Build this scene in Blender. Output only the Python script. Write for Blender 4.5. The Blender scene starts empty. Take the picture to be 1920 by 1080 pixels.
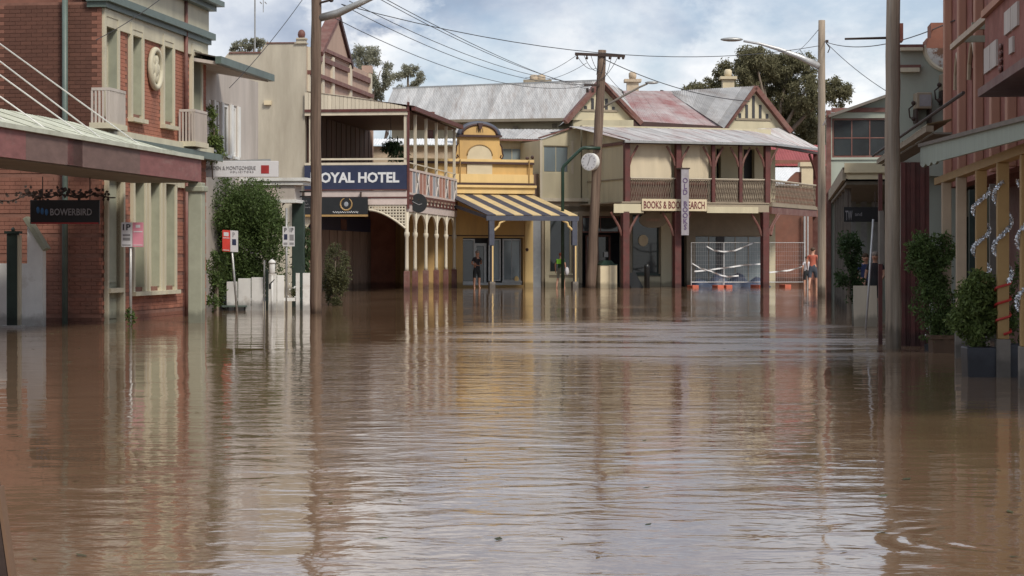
import bpy, bmesh, math, random
import numpy as np
from mathutils import Vector, Matrix
random.seed(7)
SC = bpy.context.scene
COL = SC.collection
# ------------------------------------------------------------------ camera, sky, sun, exposure
FPX, CAMH, HOR = 4000.0, 1.46, 480.0        # focal length in px of a 1920 px wide frame, eye height above the flood, horizon row
cd = bpy.data.cameras.new('camera'); cam = bpy.data.objects.new('camera', cd); COL.objects.link(cam)
cam.location = (0, 0, CAMH); cam.rotation_euler = (math.radians(90), 0, 0)
cd.sensor_width = 36.0; cd.lens = 36.0 * FPX / 1920.0
cd.shift_y = -(540 - HOR) / 1920.0
cd.clip_start = 0.1; cd.clip_end = 6000
SC.camera = cam
SUN_EL, SUN_AZ = math.radians(47), math.radians(146)   # azimuth clockwise from +Y (the view direction)
w = bpy.data.worlds.new('World'); SC.world = w; w.use_nodes = True
nt = w.node_tree; nt.nodes.clear()
def N(t, **k):
    n = nt.nodes.new(t)
    for a, b in k.items(): setattr(n, a, b)
    return n
L = lambda a, b: nt.links.new(a, b)
sky = N('ShaderNodeTexSky', sky_type='NISHITA'); sky.sun_disc = False
sky.sun_elevation = SUN_EL; sky.sun_rotation = SUN_AZ
tc = N('ShaderNodeTexCoord'); mp = N('ShaderNodeMapping'); mp.inputs['Scale'].default_value = (1, 1, 1.7)
mp.inputs['Location'].default_value = (0.37, 0.1, 0.02)
L(tc.outputs['Generated'], mp.inputs['Vector'])
def noise(scale, detail, rough, dist=0.0):
    n = N('ShaderNodeTexNoise'); n.inputs['Scale'].default_value = scale; n.inputs['Detail'].default_value = detail
    n.inputs['Roughness'].default_value = rough; n.inputs['Distortion'].default_value = dist
    L(mp.outputs['Vector'], n.inputs['Vector']); return n
def ramp(src, stops):
    r = N('ShaderNodeValToRGB'); e = r.color_ramp.elements
    while len(e) < len(stops): e.new(0.5)
    for q, (p, c) in zip(e, stops): q.position = p; q.color = (*c, 1)
    L(src, r.inputs['Fac']); return r
n1 = noise(7.0, 9, 0.55, 0.2); n2 = noise(11.5, 10, 0.55, 0.15); n3 = noise(8.5, 12, 0.60, 0.1); n4 = noise(30, 6, 0.55, 0.0)
cover = ramp(n1.outputs['Fac'], [(0.36, (0.38,)*3), (0.49, (1,)*3)])
body = ramp(n2.outputs['Fac'], [(0.34, (0.225, 0.275, 0.37)), (0.46, (0.34, 0.39, 0.48)), (0.54, (0.46, 0.50, 0.57)), (0.62, (0.60, 0.63, 0.67))])
skm = N('ShaderNodeMixRGB', blend_type='MULTIPLY'); skm.inputs['Fac'].default_value = 1
skm.inputs['Color2'].default_value = (0.058, 0.066, 0.078, 1); L(sky.outputs['Color'], skm.inputs['Color1'])
puff = ramp(n3.outputs['Fac'], [(0.495, (0.0,)*3), (0.55, (0.85,)*3), (0.64, (1,)*3)])
lit = ramp(n4.outputs['Fac'], [(0.3, (0.56, 0.59, 0.64)), (0.62, (0.78, 0.785, 0.79))])
body2 = N('ShaderNodeMixRGB'); L(puff.outputs['Color'], body2.inputs['Fac']); L(body.outputs['Color'], body2.inputs['Color1']); L(lit.outputs['Color'], body2.inputs['Color2'])
mx = N('ShaderNodeMixRGB'); L(cover.outputs['Color'], mx.inputs['Fac']); L(skm.outputs['Color'], mx.inputs['Color1']); L(body2.outputs['Color'], mx.inputs['Color2'])
bg = N('ShaderNodeBackground'); bg.inputs['Strength'].default_value = 1.0; L(mx.outputs['Color'], bg.inputs['Color'])
L(bg.outputs['Background'], N('ShaderNodeOutputWorld').inputs['Surface'])
sd = bpy.data.lights.new('sun', 'SUN'); sd.energy = 2.4; sd.angle = math.radians(14); sd.color = (1.0, 0.93, 0.82)
sun = bpy.data.objects.new('sun', sd); COL.objects.link(sun)
tosun = Vector((math.sin(SUN_AZ) * math.cos(SUN_EL), math.cos(SUN_AZ) * math.cos(SUN_EL), math.sin(SUN_EL)))
sun.rotation_euler = tosun.to_track_quat('Z', 'Y').to_euler(); sun.location = tosun * 60
vs = SC.view_settings; vs.view_transform = 'Standard'; vs.look = 'None'; vs.gamma = 1.0; vs.exposure = 0.47; vs.use_curve_mapping = False
SC.render.engine = 'CYCLES'; SC.cycles.max_bounces = 6; SC.cycles.use_denoising = True
# ------------------------------------------------------------------ frames
class Fr:
    """a place: origin on the ground and a heading; local x along the front, y into the building, z up"""
    def __init__(s, ox, oy, yaw):
        s.o = Vector((ox, oy)); s.yaw = yaw
        s.U = Vector((math.cos(yaw), math.sin(yaw))); s.V = Vector((-math.sin(yaw), math.cos(yaw)))
    def w(s, x, y, z=0): p = s.o + s.U * x + s.V * y; return Vector((p.x, p.y, z))
    def inv(s, v):
        d = Vector((v[0], v[1])) - s.o; return Vector((d.dot(s.U), d.dot(s.V), v[2]))
    def pix(s, px, py, y=0.0):
        r = Vector(((px - 960) / FPX, 1)); t = (y + s.o.dot(s.V)) / r.dot(s.V)
        return ((r * t - s.o).dot(s.U), CAMH - (py - HOR) / FPX * t)
    def pixu(s, px, py, x=0.0):
        r = Vector(((px - 960) / FPX, 1)); t = (x + s.o.dot(s.U)) / r.dot(s.U)
        return (-(r * t - s.o).dot(s.V), CAMH - (py - HOR) / FPX * t)
def P(px, py, Y): return Vector(((px - 960) * Y / FPX, Y, CAMH - (py - HOR) * Y / FPX))
def At(px, Y, yaw=0.0): return Fr((px - 960) * Y / FPX, Y, yaw)
END = lambda x0=0.0: (lambda v: Vector((x0 + v[1], -v[0], v[2])))      # an end face: (right, into, up) seen from the camera
# ------------------------------------------------------------------ materials
MATS = {}
DAMP = {'cream_paint', 'sage_paint', 'yellow_render', 'yellow_light', 'shopfront_tan', 'weatherboard_cream', 'maroon_paint', 'brown_red_paint', 'hotel_render', 'brown_panelling', 'grey_post_base', 'dark_green_paint', 'niche_cream', 'pale_pink_paint', 'slate_blue_trim', 'charcoal_tub', 'timber_planter', 'verandah_cream'}
def mat(name, col, rough=0.65, var=0.18, scale=2.5, bump=0.0, bscale=30, rnd=0.06, metal=0.0, stretch=(1, 1, 1), col2=None, mix=(0.45, 0.7), spec=0.4, wet=None):
    if name in MATS: return MATS[name]
    if wet is None and name in DAMP: wet = 0.34
    m = bpy.data.materials.new(name); m.use_nodes = True; t = m.node_tree; b = t.nodes['Principled BSDF']
    def nn(k, **a):
        x = t.nodes.new(k)
        for q, v in a.items(): setattr(x, q, v)
        return x
    b.inputs['Roughness'].default_value = rough; b.inputs['Metallic'].default_value = metal
    b.inputs['Specular IOR Level'].default_value = spec
    tcn = nn('ShaderNodeTexCoord'); mpn = nn('ShaderNodeMapping'); mpn.inputs['Scale'].default_value = stretch
    t.links.new(tcn.outputs['Object'], mpn.inputs['Vector'])
    n = nn('ShaderNodeTexNoise'); n.inputs['Scale'].default_value = scale; n.inputs['Detail'].default_value = 7; n.inputs['Roughness'].default_value = 0.62
    t.links.new(mpn.outputs['Vector'], n.inputs['Vector'])
    r = nn('ShaderNodeValToRGB'); e = r.color_ramp.elements
    lo = [c * (1 - var) for c in col]; hi = [min(1, c * (1 + var)) for c in col]
    e[0].position = 0.3; e[0].color = (*lo, 1); e[1].position = 0.7; e[1].color = (*hi, 1)
    t.links.new(n.outputs['Fac'], r.inputs['Fac']); out = r.outputs['Color']
    if col2:
        n2 = nn('ShaderNodeTexNoise'); n2.inputs['Scale'].default_value = scale * 0.6; n2.inputs['Detail'].default_value = 8; n2.inputs['Roughness'].default_value = 0.68
        mp2 = nn('ShaderNodeMapping'); mp2.inputs['Scale'].default_value = stretch; mp2.inputs['Location'].default_value = (3.1, 7.7, 1.9)
        t.links.new(tcn.outputs['Object'], mp2.inputs['Vector']); t.links.new(mp2.outputs['Vector'], n2.inputs['Vector'])
        r2 = nn('ShaderNodeValToRGB'); r2.color_ramp.elements[0].position = mix[0]; r2.color_ramp.elements[1].position = mix[1]
        t.links.new(n2.outputs['Fac'], r2.inputs['Fac'])
        mm = nn('ShaderNodeMixRGB'); mm.inputs['Color2'].default_value = (*col2, 1)
        t.links.new(r2.outputs['Color'], mm.inputs['Fac']); t.links.new(out, mm.inputs['Color1']); out = mm.outputs['Color']
    if wet:        # a tide stain left by the flood just above the waterline
        sx = nn('ShaderNodeSeparateXYZ'); t.links.new(tcn.outputs['Object'], sx.inputs['Vector'])
        ad = nn('ShaderNodeMath', operation='MULTIPLY_ADD'); ad.inputs[1].default_value = 0.35; t.links.new(n.outputs['Fac'], ad.inputs[0]); t.links.new(sx.outputs['Z'], ad.inputs[2])
        mr = nn('ShaderNodeMapRange'); mr.inputs['From Min'].default_value = wet; mr.inputs['From Max'].default_value = wet + 0.12
        mr.inputs['To Min'].default_value = 0.55; mr.inputs['To Max'].default_value = 1.0
        t.links.new(ad.outputs[0], mr.inputs['Value'])
        mu = nn('ShaderNodeMixRGB', blend_type='MULTIPLY'); mu.inputs['Fac'].default_value = 1
        t.links.new(out, mu.inputs['Color1']); t.links.new(mr.outputs['Result'], mu.inputs['Color2']); out = mu.outputs['Color']
    if rnd:
        oi = nn('ShaderNodeObjectInfo'); mr = nn('ShaderNodeMapRange')
        mr.inputs['To Min'].default_value = 1 - rnd; mr.inputs['To Max'].default_value = 1 + rnd
        t.links.new(oi.outputs['Random'], mr.inputs['Value'])
        mu = nn('ShaderNodeMixRGB', blend_type='MULTIPLY'); mu.inputs['Fac'].default_value = 1
        t.links.new(out, mu.inputs['Color1']); t.links.new(mr.outputs['Result'], mu.inputs['Color2']); out = mu.outputs['Color']
    t.links.new(out, b.inputs['Base Color'])
    if bump:
        nb = nn('ShaderNodeTexNoise'); nb.inputs['Scale'].default_value = bscale; nb.inputs['Detail'].default_value = 5
        t.links.new(mpn.outputs['Vector'], nb.inputs['Vector'])
        bp = nn('ShaderNodeBump'); bp.inputs['Strength'].default_value = 0.8; bp.inputs['Distance'].default_value = bump
        t.links.new(nb.outputs['Fac'], bp.inputs['Height']); t.links.new(bp.outputs['Normal'], b.inputs['Normal'])
    MATS[name] = m; return m
STK = (1, 1, 0.18)     # streaks that run down a wall
M = dict(
 brick=mat('red_brick', (0.335, 0.135, 0.088), 0.85, 0.2, 1.6, 0.003, 60, 0.12, col2=(0.20, 0.10, 0.075), mix=(0.5, 0.8), wet=0.36),
 brickd=mat('old_brick', (0.225, 0.100, 0.070), 0.88, 0.22, 1.4, 0.003, 50, 0.12, col2=(0.165, 0.088, 0.066), mix=(0.45, 0.75), wet=0.36),
 mortar=mat('mortar', (0.21, 0.105, 0.078), 0.95, 0.2, 4),
 cream=mat('cream_paint', (0.52, 0.48, 0.36), 0.6, 0.12, 3, stretch=STK, col2=(0.36, 0.32, 0.24), mix=(0.6, 0.85)),
 sage=mat('sage_paint', (0.30, 0.31, 0.24), 0.6, 0.12, 3),
 gutter=mat('green_gutter', (0.105, 0.14, 0.125), 0.45, 0.15, 4),
 pinkw=mat('pale_pink_paint', (0.47, 0.42, 0.38), 0.7, 0.14, 2, stretch=STK, col2=(0.33, 0.29, 0.25), mix=(0.48, 0.8)),
 fasc1=mat('fascia_rose', (0.235, 0.10, 0.095), 0.7, 0.18, 3, stretch=(1, 1, 3), col2=(0.30, 0.2, 0.18), mix=(0.55, 0.85)),
 fasc2=mat('fascia_brown', (0.165, 0.105, 0.092), 0.7, 0.18, 3, stretch=(1, 1, 3)),
 awnw=mat('awning_pale', (0.46, 0.48, 0.40), 0.5, 0.14, 2.5, col2=(0.3, 0.3, 0.22), mix=(0.5, 0.8)),
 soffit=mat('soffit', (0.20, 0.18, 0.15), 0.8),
 white=mat('white_paint', (0.70, 0.70, 0.68), 0.6, 0.08, 3, col2=(0.36, 0.30, 0.24), mix=(0.55, 0.85), wet=0.32),
 signw=mat('sign_white', (0.60, 0.60, 0.62), 0.4, 0.05, 3, col2=(0.46, 0.44, 0.42), mix=(0.6, 0.9)),
 grey=mat('galvanised', (0.36, 0.36, 0.35), 0.4, 0.15, 8, metal=0.5),
 greyl=mat('light_grey_metal', (0.5, 0.5, 0.5), 0.4, 0.12, 8, metal=0.3),
 black=mat('black_sign', (0.016, 0.017, 0.018), 0.4, 0.15, 3),
 iron=mat('rusted_iron', (0.045, 0.028, 0.022), 0.7, 0.3, 20),
 blue=mat('logo_blue', (0.03, 0.10, 0.22), 0.5), red=mat('logo_red', (0.33, 0.03, 0.03), 0.5), pink=mat('sign_pink', (0.62, 0.25, 0.32), 0.5),
 redsign=mat('sign_red', (0.62, 0.06, 0.045), 0.45), navy=mat('sign_navy', (0.022, 0.030, 0.068), 0.5, 0.12, 2, col2=(0.035, 0.04, 0.075)),
 lilac=mat('weathered_sign', (0.31, 0.29, 0.315), 0.65, 0.15, 3, col2=(0.24, 0.21, 0.22)),
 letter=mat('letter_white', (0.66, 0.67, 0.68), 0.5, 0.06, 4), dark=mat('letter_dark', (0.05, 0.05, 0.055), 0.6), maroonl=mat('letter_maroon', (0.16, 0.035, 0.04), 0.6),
 greyl2=mat('letter_grey', (0.24, 0.235, 0.245), 0.6), purple=mat('letter_purple', (0.10, 0.06, 0.14), 0.6),
 wood=mat('pole_timber', (0.130, 0.088, 0.066), 0.85, 0.38, 5, 0.010, 18, 0.05, stretch=(3, 3, 0.13), col2=(0.23, 0.17, 0.125), mix=(0.48, 0.75), wet=0.22),
 woodg=mat('grey_pole_timber', (0.275, 0.222, 0.17), 0.85, 0.36, 5, 0.010, 18, 0.05, stretch=(3, 3, 0.13), col2=(0.37, 0.33, 0.275), mix=(0.5, 0.75), wet=0.46),
 hotelw=mat('hotel_render', (0.50, 0.455, 0.365), 0.85, 0.14, 1.3, 0.004, 25, stretch=STK, col2=(0.34, 0.30, 0.235), mix=(0.45, 0.75)),
 hotelp=mat('hotel_parapet', (0.40, 0.285, 0.225), 0.8, 0.12, 2, stretch=STK),
 maroon=mat('maroon_paint', (0.105, 0.032, 0.028), 0.6, 0.25, 4, col2=(0.085, 0.045, 0.038), mix=(0.45, 0.75)),
 maroonb=mat('brown_red_paint', (0.15, 0.062, 0.05), 0.6, 0.2, 4, col2=(0.2, 0.12, 0.1)),
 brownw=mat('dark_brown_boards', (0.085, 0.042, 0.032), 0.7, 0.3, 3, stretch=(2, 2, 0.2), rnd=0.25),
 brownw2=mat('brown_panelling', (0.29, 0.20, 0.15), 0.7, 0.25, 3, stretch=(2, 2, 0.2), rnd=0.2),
 hcream=mat('verandah_cream', (0.56, 0.50, 0.39), 0.6, 0.1, 4, stretch=STK, col2=(0.4, 0.34, 0.26), mix=(0.6, 0.9)),
 hpink=mat('verandah_pink_white', (0.55, 0.46, 0.42), 0.6, 0.1, 4),
 orange=mat('balustrade_orange', (0.34, 0.165, 0.125), 0.65, 0.2, 5),
 bluegrey=mat('balustrade_grey', (0.27, 0.29, 0.32), 0.6, 0.12, 5),
 yellow=mat('yellow_render', (0.60, 0.385, 0.145), 0.8, 0.1, 1.6, 0.002, 30, stretch=STK, col2=(0.42, 0.275, 0.13), mix=(0.45, 0.75)),
 yellowl=mat('yellow_light', (0.70, 0.50, 0.225), 0.75, 0.08, 2, stretch=STK),
 niche=mat('niche_cream', (0.60, 0.51, 0.35), 0.8, 0.07, 2),
 choc=mat('chocolate_trim', (0.062, 0.032, 0.028), 0.6, 0.15, 4), slate=mat('slate_blue_trim', (0.066, 0.072, 0.098), 0.55, 0.15, 4),
 stripey=mat('awning_yellow', (0.57, 0.43, 0.22), 0.7, 0.12, 3, col2=(0.40, 0.31, 0.18), mix=(0.45, 0.8)), stripeb=mat('awning_charcoal', (0.048, 0.048, 0.068), 0.7, 0.25, 3),
 kcream=mat('weatherboard_cream', (0.52, 0.465, 0.325), 0.75, 0.1, 1.4, stretch=STK, col2=(0.36, 0.31, 0.21), mix=(0.55, 0.85)),
 canvas=mat('canvas_blind', (0.55, 0.47, 0.34), 0.85, 0.08, 2, stretch=STK),
 lace=mat('iron_lace_brown', (0.20, 0.155, 0.115), 0.7, 0.2, 4),
 kwall=mat('shopfront_tan', (0.285, 0.238, 0.175), 0.75, 0.12, 2),
 roofg=mat('grey_iron_roof', (0.40, 0.395, 0.39), 0.5, 0.22, 1.6, rnd=0.17, col2=(0.26, 0.225, 0.205), mix=(0.50, 0.72), metal=0.1, stretch=(3.5, 0.3, 0.3)),
 roofr=mat('faded_red_roof', (0.40, 0.36, 0.355), 0.55, 0.15, 1.0, rnd=0.06, col2=(0.27, 0.11, 0.105), mix=(0.36, 0.66)),
 roofp=mat('patchy_roof', (0.45, 0.435, 0.43), 0.5, 0.2, 1.5, rnd=0.13, col2=(0.30, 0.185, 0.17), mix=(0.48, 0.74), stretch=(2.5, 0.4, 0.4)),
 roofred=mat('red_tin', (0.27, 0.06, 0.06), 0.55, 0.12, 2), roofw=mat('white_tin', (0.70, 0.71, 0.72), 0.45, 0.06, 2, rnd=0.05),
 glass=mat('window_glass', (0.035, 0.042, 0.045), 0.06, 0.2, 1.5, rnd=0.2, spec=0.8),
 glassb=mat('curtained_glass', (0.19, 0.23, 0.245), 0.12, 0.15, 2.5, rnd=0.12, spec=0.7, stretch=STK),
 glassc=mat('blind_glass', (0.62, 0.58, 0.43), 0.25, 0.1, 2, spec=0.35),
 green=mat('bottle_green_paint', (0.018, 0.042, 0.028), 0.4, 0.2, 4), greend=mat('dark_green_paint', (0.03, 0.048, 0.04), 0.5, 0.2, 4),
 greenw=mat('pale_green_render', (0.34, 0.37, 0.315), 0.8, 0.1, 1.5, stretch=STK, col2=(0.25, 0.27, 0.23), mix=(0.55, 0.85)),
 stone=mat('stone_render', (0.47, 0.38, 0.28), 0.9, 0.28, 1.6, 0.02, 6),
 pinkr=mat('salmon_render', (0.44, 0.235, 0.16), 0.8, 0.14, 2, stretch=STK, col2=(0.38, 0.2, 0.15)), pinkd=mat('dark_pink_brick', (0.225, 0.082, 0.062), 0.85, 0.22, 3, col2=(0.3, 0.13, 0.1)),
 valance=mat('valance_green', (0.265, 0.305, 0.255), 0.7, 0.1, 2, stretch=(4, 4, 0.3)),
 mustard=mat('mustard_post', (0.34, 0.215, 0.085), 0.6, 0.1, 3), tanp=mat('tan_post', (0.40, 0.31, 0.22), 0.6, 0.1, 3), greyp=mat('grey_post_base', (0.17, 0.15, 0.13), 0.7, 0.15, 4),
 silver=mat('tinsel_silver', (0.75, 0.77, 0.8), 0.22, 0.1, 9, metal=0.9), ribbon=mat('red_ribbon', (0.40, 0.03, 0.025), 0.5),
 terra=mat('timber_planter', (0.16, 0.095, 0.058), 0.8, 0.2, 4), tub=mat('charcoal_tub', (0.035, 0.038, 0.048), 0.5, 0.2, 3),
 orangef=mat('barrier_orange', (0.52, 0.13, 0.075), 0.7, 0.12, 6), tarp=mat('blue_tarpaulin', (0.05, 0.065, 0.11), 0.5, 0.4, 5),
 tape=mat('warning_tape', (0.55, 0.54, 0.54), 0.45, 0.05, 5), wire=mat('black_cable', (0.045, 0.045, 0.05), 0.6, 0.1, 3, rnd=0),
 skin=mat('skin', (0.47, 0.25, 0.17), 0.55, 0.08, 20), shirtd=mat('dark_shirt', (0.028, 0.024, 0.028), 0.85), shortsd=mat('dark_shorts', (0.02, 0.022, 0.024), 0.85),
 hivis=mat('hi_vis_green', (0.28, 0.72, 0.06), 0.6), shirtg=mat('green_shirt', (0.03, 0.07, 0.03), 0.85), shortsk=mat('khaki_shorts', (0.20, 0.19, 0.15), 0.85),
 salmon=mat('salmon_singlet', (0.40, 0.11, 0.07), 0.8), shortsb=mat('blue_grey_shorts', (0.06, 0.07, 0.09), 0.85), whitec=mat('white_shirt', (0.5, 0.48, 0.5), 0.85),
 bluec=mat('blue_shirt', (0.035, 0.05, 0.13), 0.85), hairb=mat('brown_hair', (0.06, 0.035, 0.02), 0.7), hairg=mat('grey_hair', (0.25, 0.2, 0.17), 0.7), caprd=mat('rust_cap', (0.25, 0.07, 0.05), 0.7),
 bark=mat('bark', (0.20, 0.16, 0.125), 0.9, 0.25, 4, stretch=(2, 2, 0.4)),
 asphalt=mat('asphalt', (0.05, 0.05, 0.05), 0.9), paving=mat('paving', (0.25, 0.22, 0.19), 0.9),
)
def leafmat(name, col, var=0.45, tr=0.35):
    m = bpy.data.materials.new(name); m.use_nodes = True; t = m.node_tree; b = t.nodes['Principled BSDF']
    g = t.nodes.new('ShaderNodeNewGeometry'); r = t.nodes.new('ShaderNodeValToRGB'); e = r.color_ramp.elements
    e[0].color = (*[c * (1 - var) for c in col], 1); e[1].color = (*[c * (1 + var) for c in col], 1)
    t.links.new(g.outputs['Random Per Island'], r.inputs['Fac']); t.links.new(r.outputs['Color'], b.inputs['Base Color'])
    b.inputs['Roughness'].default_value = 0.6; b.inputs['Specular IOR Level'].default_value = 0.25
    tl = t.nodes.new('ShaderNodeBsdfTranslucent'); t.links.new(r.outputs['Color'], tl.inputs['Color'])
    ms = t.nodes.new('ShaderNodeMixShader'); ms.inputs['Fac'].default_value = tr
    t.links.new(b.outputs['BSDF'], ms.inputs[1]); t.links.new(tl.outputs['BSDF'], ms.inputs[2]); t.links.new(ms.outputs['Shader'], t.nodes['Material Output'].inputs['Surface'])
    MATS[name] = m; M[name] = m
leafmat('leaf_green', (0.090, 0.135, 0.042)); leafmat('leaf_dark', (0.050, 0.082, 0.032)); leafmat('leaf_olive', (0.085, 0.088, 0.040)); leafmat('leaf_biggum', (0.185, 0.175, 0.10), 0.4, 0.5); leafmat('leaf_gum', (0.30, 0.30, 0.225), 0.35, 0.5); leafmat('leaf_bright', (0.115, 0.155, 0.045), 0.5)
# ------------------------------------------------------------------ mesh building
class MB:
    def __init__(s, T=None): s.v = []; s.f = []; s.T = T
    def add(s, vs, fs):
        b = len(s.v)
        s.v += [tuple(s.T(Vector(p))) if s.T else tuple(p) for p in vs]
        s.f += [tuple(b + i for i in f) for f in fs]; return s
    def box(s, x0, x1, y0, y1, z0, z1):
        if x0 > x1: x0, x1 = x1, x0
        if y0 > y1: y0, y1 = y1, y0
        if z0 > z1: z0, z1 = z1, z0
        return s.add([(x0,y0,z0),(x1,y0,z0),(x1,y1,z0),(x0,y1,z0),(x0,y0,z1),(x1,y0,z1),(x1,y1,z1),(x0,y1,z1)],
                     [(0,3,2,1),(4,5,6,7),(0,1,5,4),(1,2,6,5),(2,3,7,6),(3,0,4,7)])
    def bar(s, p, q, w, h, up=(0, 0, 1)):
        p, q = Vector(p), Vector(q); d = (q - p).normalized(); u = Vector(up)
        if abs(d.dot(u)) > 0.99: u = Vector((0, 1, 0))
        a = d.cross(u).normalized(); b = a.cross(d).normalized(); c = []
        for o in (p, q):
            for i, j in ((-1,-1),(1,-1),(1,1),(-1,1)): c.append(o + a * (i * w / 2) + b * (j * h / 2))
        return s.add(c, [(3,2,1,0),(4,5,6,7),(0,1,5,4),(1,2,6,5),(2,3,7,6),(3,0,4,7)])
    def path(s, pts, rs, n=10, cap=True):
        pts = [Vector(p) for p in pts]
        if not hasattr(rs, '__len__'): rs = [rs] * len(pts)
        vs, fs = [], []; prev = None
        for i, p in enumerate(pts):
            d = (pts[min(i + 1, len(pts) - 1)] - pts[max(i - 1, 0)]).normalized()
            if prev is None:
                u = Vector((0, 0, 1)) if abs(d.z) < 0.9 else Vector((1, 0, 0)); a = d.cross(u).normalized()
            else: a = (prev - d * prev.dot(d)).normalized()
            prev = a; b = d.cross(a)
            for k in range(n):
                t = 2 * math.pi * k / n; vs.append(p + (a * math.cos(t) + b * math.sin(t)) * rs[i])
        for i in range(len(pts) - 1):
            for k in range(n):
                k2 = (k + 1) % n; fs.append((i*n+k, i*n+k2, (i+1)*n+k2, (i+1)*n+k))
        if cap: fs.append(tuple(reversed(range(n)))); fs.append(tuple(range((len(pts)-1)*n, len(pts)*n)))
        return s.add(vs, fs)
    def prism(s, pts, y0, y1):                       # outline in x,z pushed along y
        n = len(pts); ar = sum(pts[i][0]*pts[(i+1)%n][1] - pts[(i+1)%n][0]*pts[i][1] for i in range(n))
        if ar < 0: pts = pts[::-1]
        vs = [(x, y0, z) for x, z in pts] + [(x, y1, z) for x, z in pts]
        fs = [tuple(range(n)), tuple(reversed(range(n, 2*n)))] + [((i+1)%n, i, n+i, n+(i+1)%n) for i in range(n)]
        return s.add(vs, fs)
    def slab(s, pts, t):                             # flat polygon with thickness along its normal (downwards)
        pts = [Vector(p) for p in pts]; nrm = (pts[1]-pts[0]).cross(pts[-1]-pts[0]).normalized()
        if nrm.z < 0: pts = pts[::-1]; nrm = -nrm
        n = len(pts); vs = pts + [p - nrm * t for p in pts]
        return s.add(vs, [tuple(range(n)), tuple(reversed(range(n, 2*n)))] + [((i+1)%n, i, n+i, n+(i+1)%n) for i in range(n)])
    def lathe(s, prof, c=(0, 0, 0), n=14):
        vs, fs = [], []
        for r, z in prof:
            for k in range(n):
                t = 2*math.pi*k/n; vs.append((c[0]+r*math.cos(t), c[1]+r*math.sin(t), c[2]+z))
        for i in range(len(prof)-1):
            for k in range(n):
                k2 = (k+1) % n; fs.append((i*n+k, i*n+k2, (i+1)*n+k2, (i+1)*n+k))
        fs.append(tuple(reversed(range(n)))); fs.append(tuple(range((len(prof)-1)*n, len(prof)*n)))
        return s.add(vs, fs)
    def ell(s, c, r, n=12, m=8, jitter=0.0, rng=random):
        prof = []; vs = []; fs = []
        for i in range(m + 1):
            ph = math.pi * i / m
            for k in range(n):
                t = 2*math.pi*k/n; j = 1 + rng.uniform(-jitter, jitter)
                vs.append((c[0]+r[0]*math.sin(ph)*math.cos(t)*j, c[1]+r[1]*math.sin(ph)*math.sin(t)*j, c[2]-r[2]*math.cos(ph)*j))
        for i in range(m):
            for k in range(n):
                k2 = (k+1) % n; fs.append((i*n+k, i*n+k2, (i+1)*n+k2, (i+1)*n+k))
        return s.add(vs, fs)
    def wall(s, x0, x1, z0, z1, y0, y1, holes=()):    # a wall with rectangular openings
        xs = sorted({x0, x1, *[min(max(h[i], x0), x1) for h in holes for i in (0, 1)]}); zs = sorted({z0, z1, *[min(max(h[i], z0), z1) for h in holes for i in (2, 3)]})
        for a, b in zip(zs, zs[1:]):
            run = None
            for c, d in zip(xs, xs[1:]):
                mxx, mz = (c+d)/2, (a+b)/2
                hole = any(h[0] < mxx < h[1] and h[2] < mz < h[3] for h in holes)
                if not hole: run = (run[0], d) if run else (c, d)
                if (hole or d == xs[-1]) and run: s.box(run[0], run[1], y0, y1, a, b); run = None
        return s
    def obj(s, name, m, parent=None, smooth=False, bevel=0):
        me = bpy.data.meshes.new(name); me.from_pydata(s.v, [], s.f)
        me.materials.append(M[m] if isinstance(m, str) else m)
        if smooth: me.polygons.foreach_set('use_smooth', [True] * len(me.polygons))
        o = bpy.data.objects.new(name, me); COL.objects.link(o)
        if parent: o.parent = parent
        if bevel:
            b = o.modifiers.new('bevel', 'BEVEL'); b.width = bevel; b.segments = 2; b.limit_method = 'ANGLE'
        return o
def thing(fr, name, label, cat, group=None, z=0.0):
    e = bpy.data.objects.new(name, None); COL.objects.link(e); e.location = (fr.o.x, fr.o.y, z); e.rotation_euler = (0, 0, fr.yaw); e.empty_display_size = 0.2
    e['label'] = label; e['category'] = cat
    if group: e['group'] = group
    return e
def tag(o, label, cat, group=None):
    o['label'] = label; o['category'] = cat
    if group: o['group'] = group
    return o
def struct(o): o['kind'] = 'structure'; return o
def share(src, name, parent, loc=(0, 0, 0), rot=None, scale=None):
    o = bpy.data.objects.new(name, src.data); COL.objects.link(o); o.parent = parent; o.location = loc
    if rot: o.rotation_euler = rot
    if scale: o.scale = scale
    return o
def text(name, s, m, parent, x0, x1, z0, z1, y, T=None, bold=0.012, shear=0.0, depth=0.006, vertical=False):
    """raised letters filling x0..x1, z0..z1 on the plane y (facing -y)"""
    c = bpy.data.curves.new(name, 'FONT'); c.body = s; c.size = 1; c.offset = bold; c.extrude = 0.02; c.resolution_u = 2; c.shear = shear
    if vertical: c.align_x = 'CENTER'; c.space_line = 0.8
    o = bpy.data.objects.new(name, c); COL.objects.link(o); dg = bpy.context.evaluated_depsgraph_get()
    me = bpy.data.meshes.new_from_object(o.evaluated_get(dg)); bpy.data.objects.remove(o); bpy.data.curves.remove(c)
    n = len(me.vertices); a = np.empty(n * 3, np.float32); me.vertices.foreach_get('co', a); a = a.reshape(-1, 3)
    lo, hi = a.min(0), a.max(0); u = (a - lo) / np.maximum(hi - lo, 1e-6)
    q = np.stack([x0 + u[:, 0]*(x1-x0), y + (0.5-u[:, 2])*depth*2 - depth, z0 + u[:, 1]*(z1-z0)], 1)
    if T: q = np.array([tuple(T(Vector(p))) for p in q], np.float32)
    me.vertices.foreach_set('co', q.astype(np.float32).ravel()); me.update(); me.materials.clear(); me.materials.append(M[m])
    ob = bpy.data.objects.new(name, me); COL.objects.link(ob); ob.parent = parent; return ob
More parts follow.
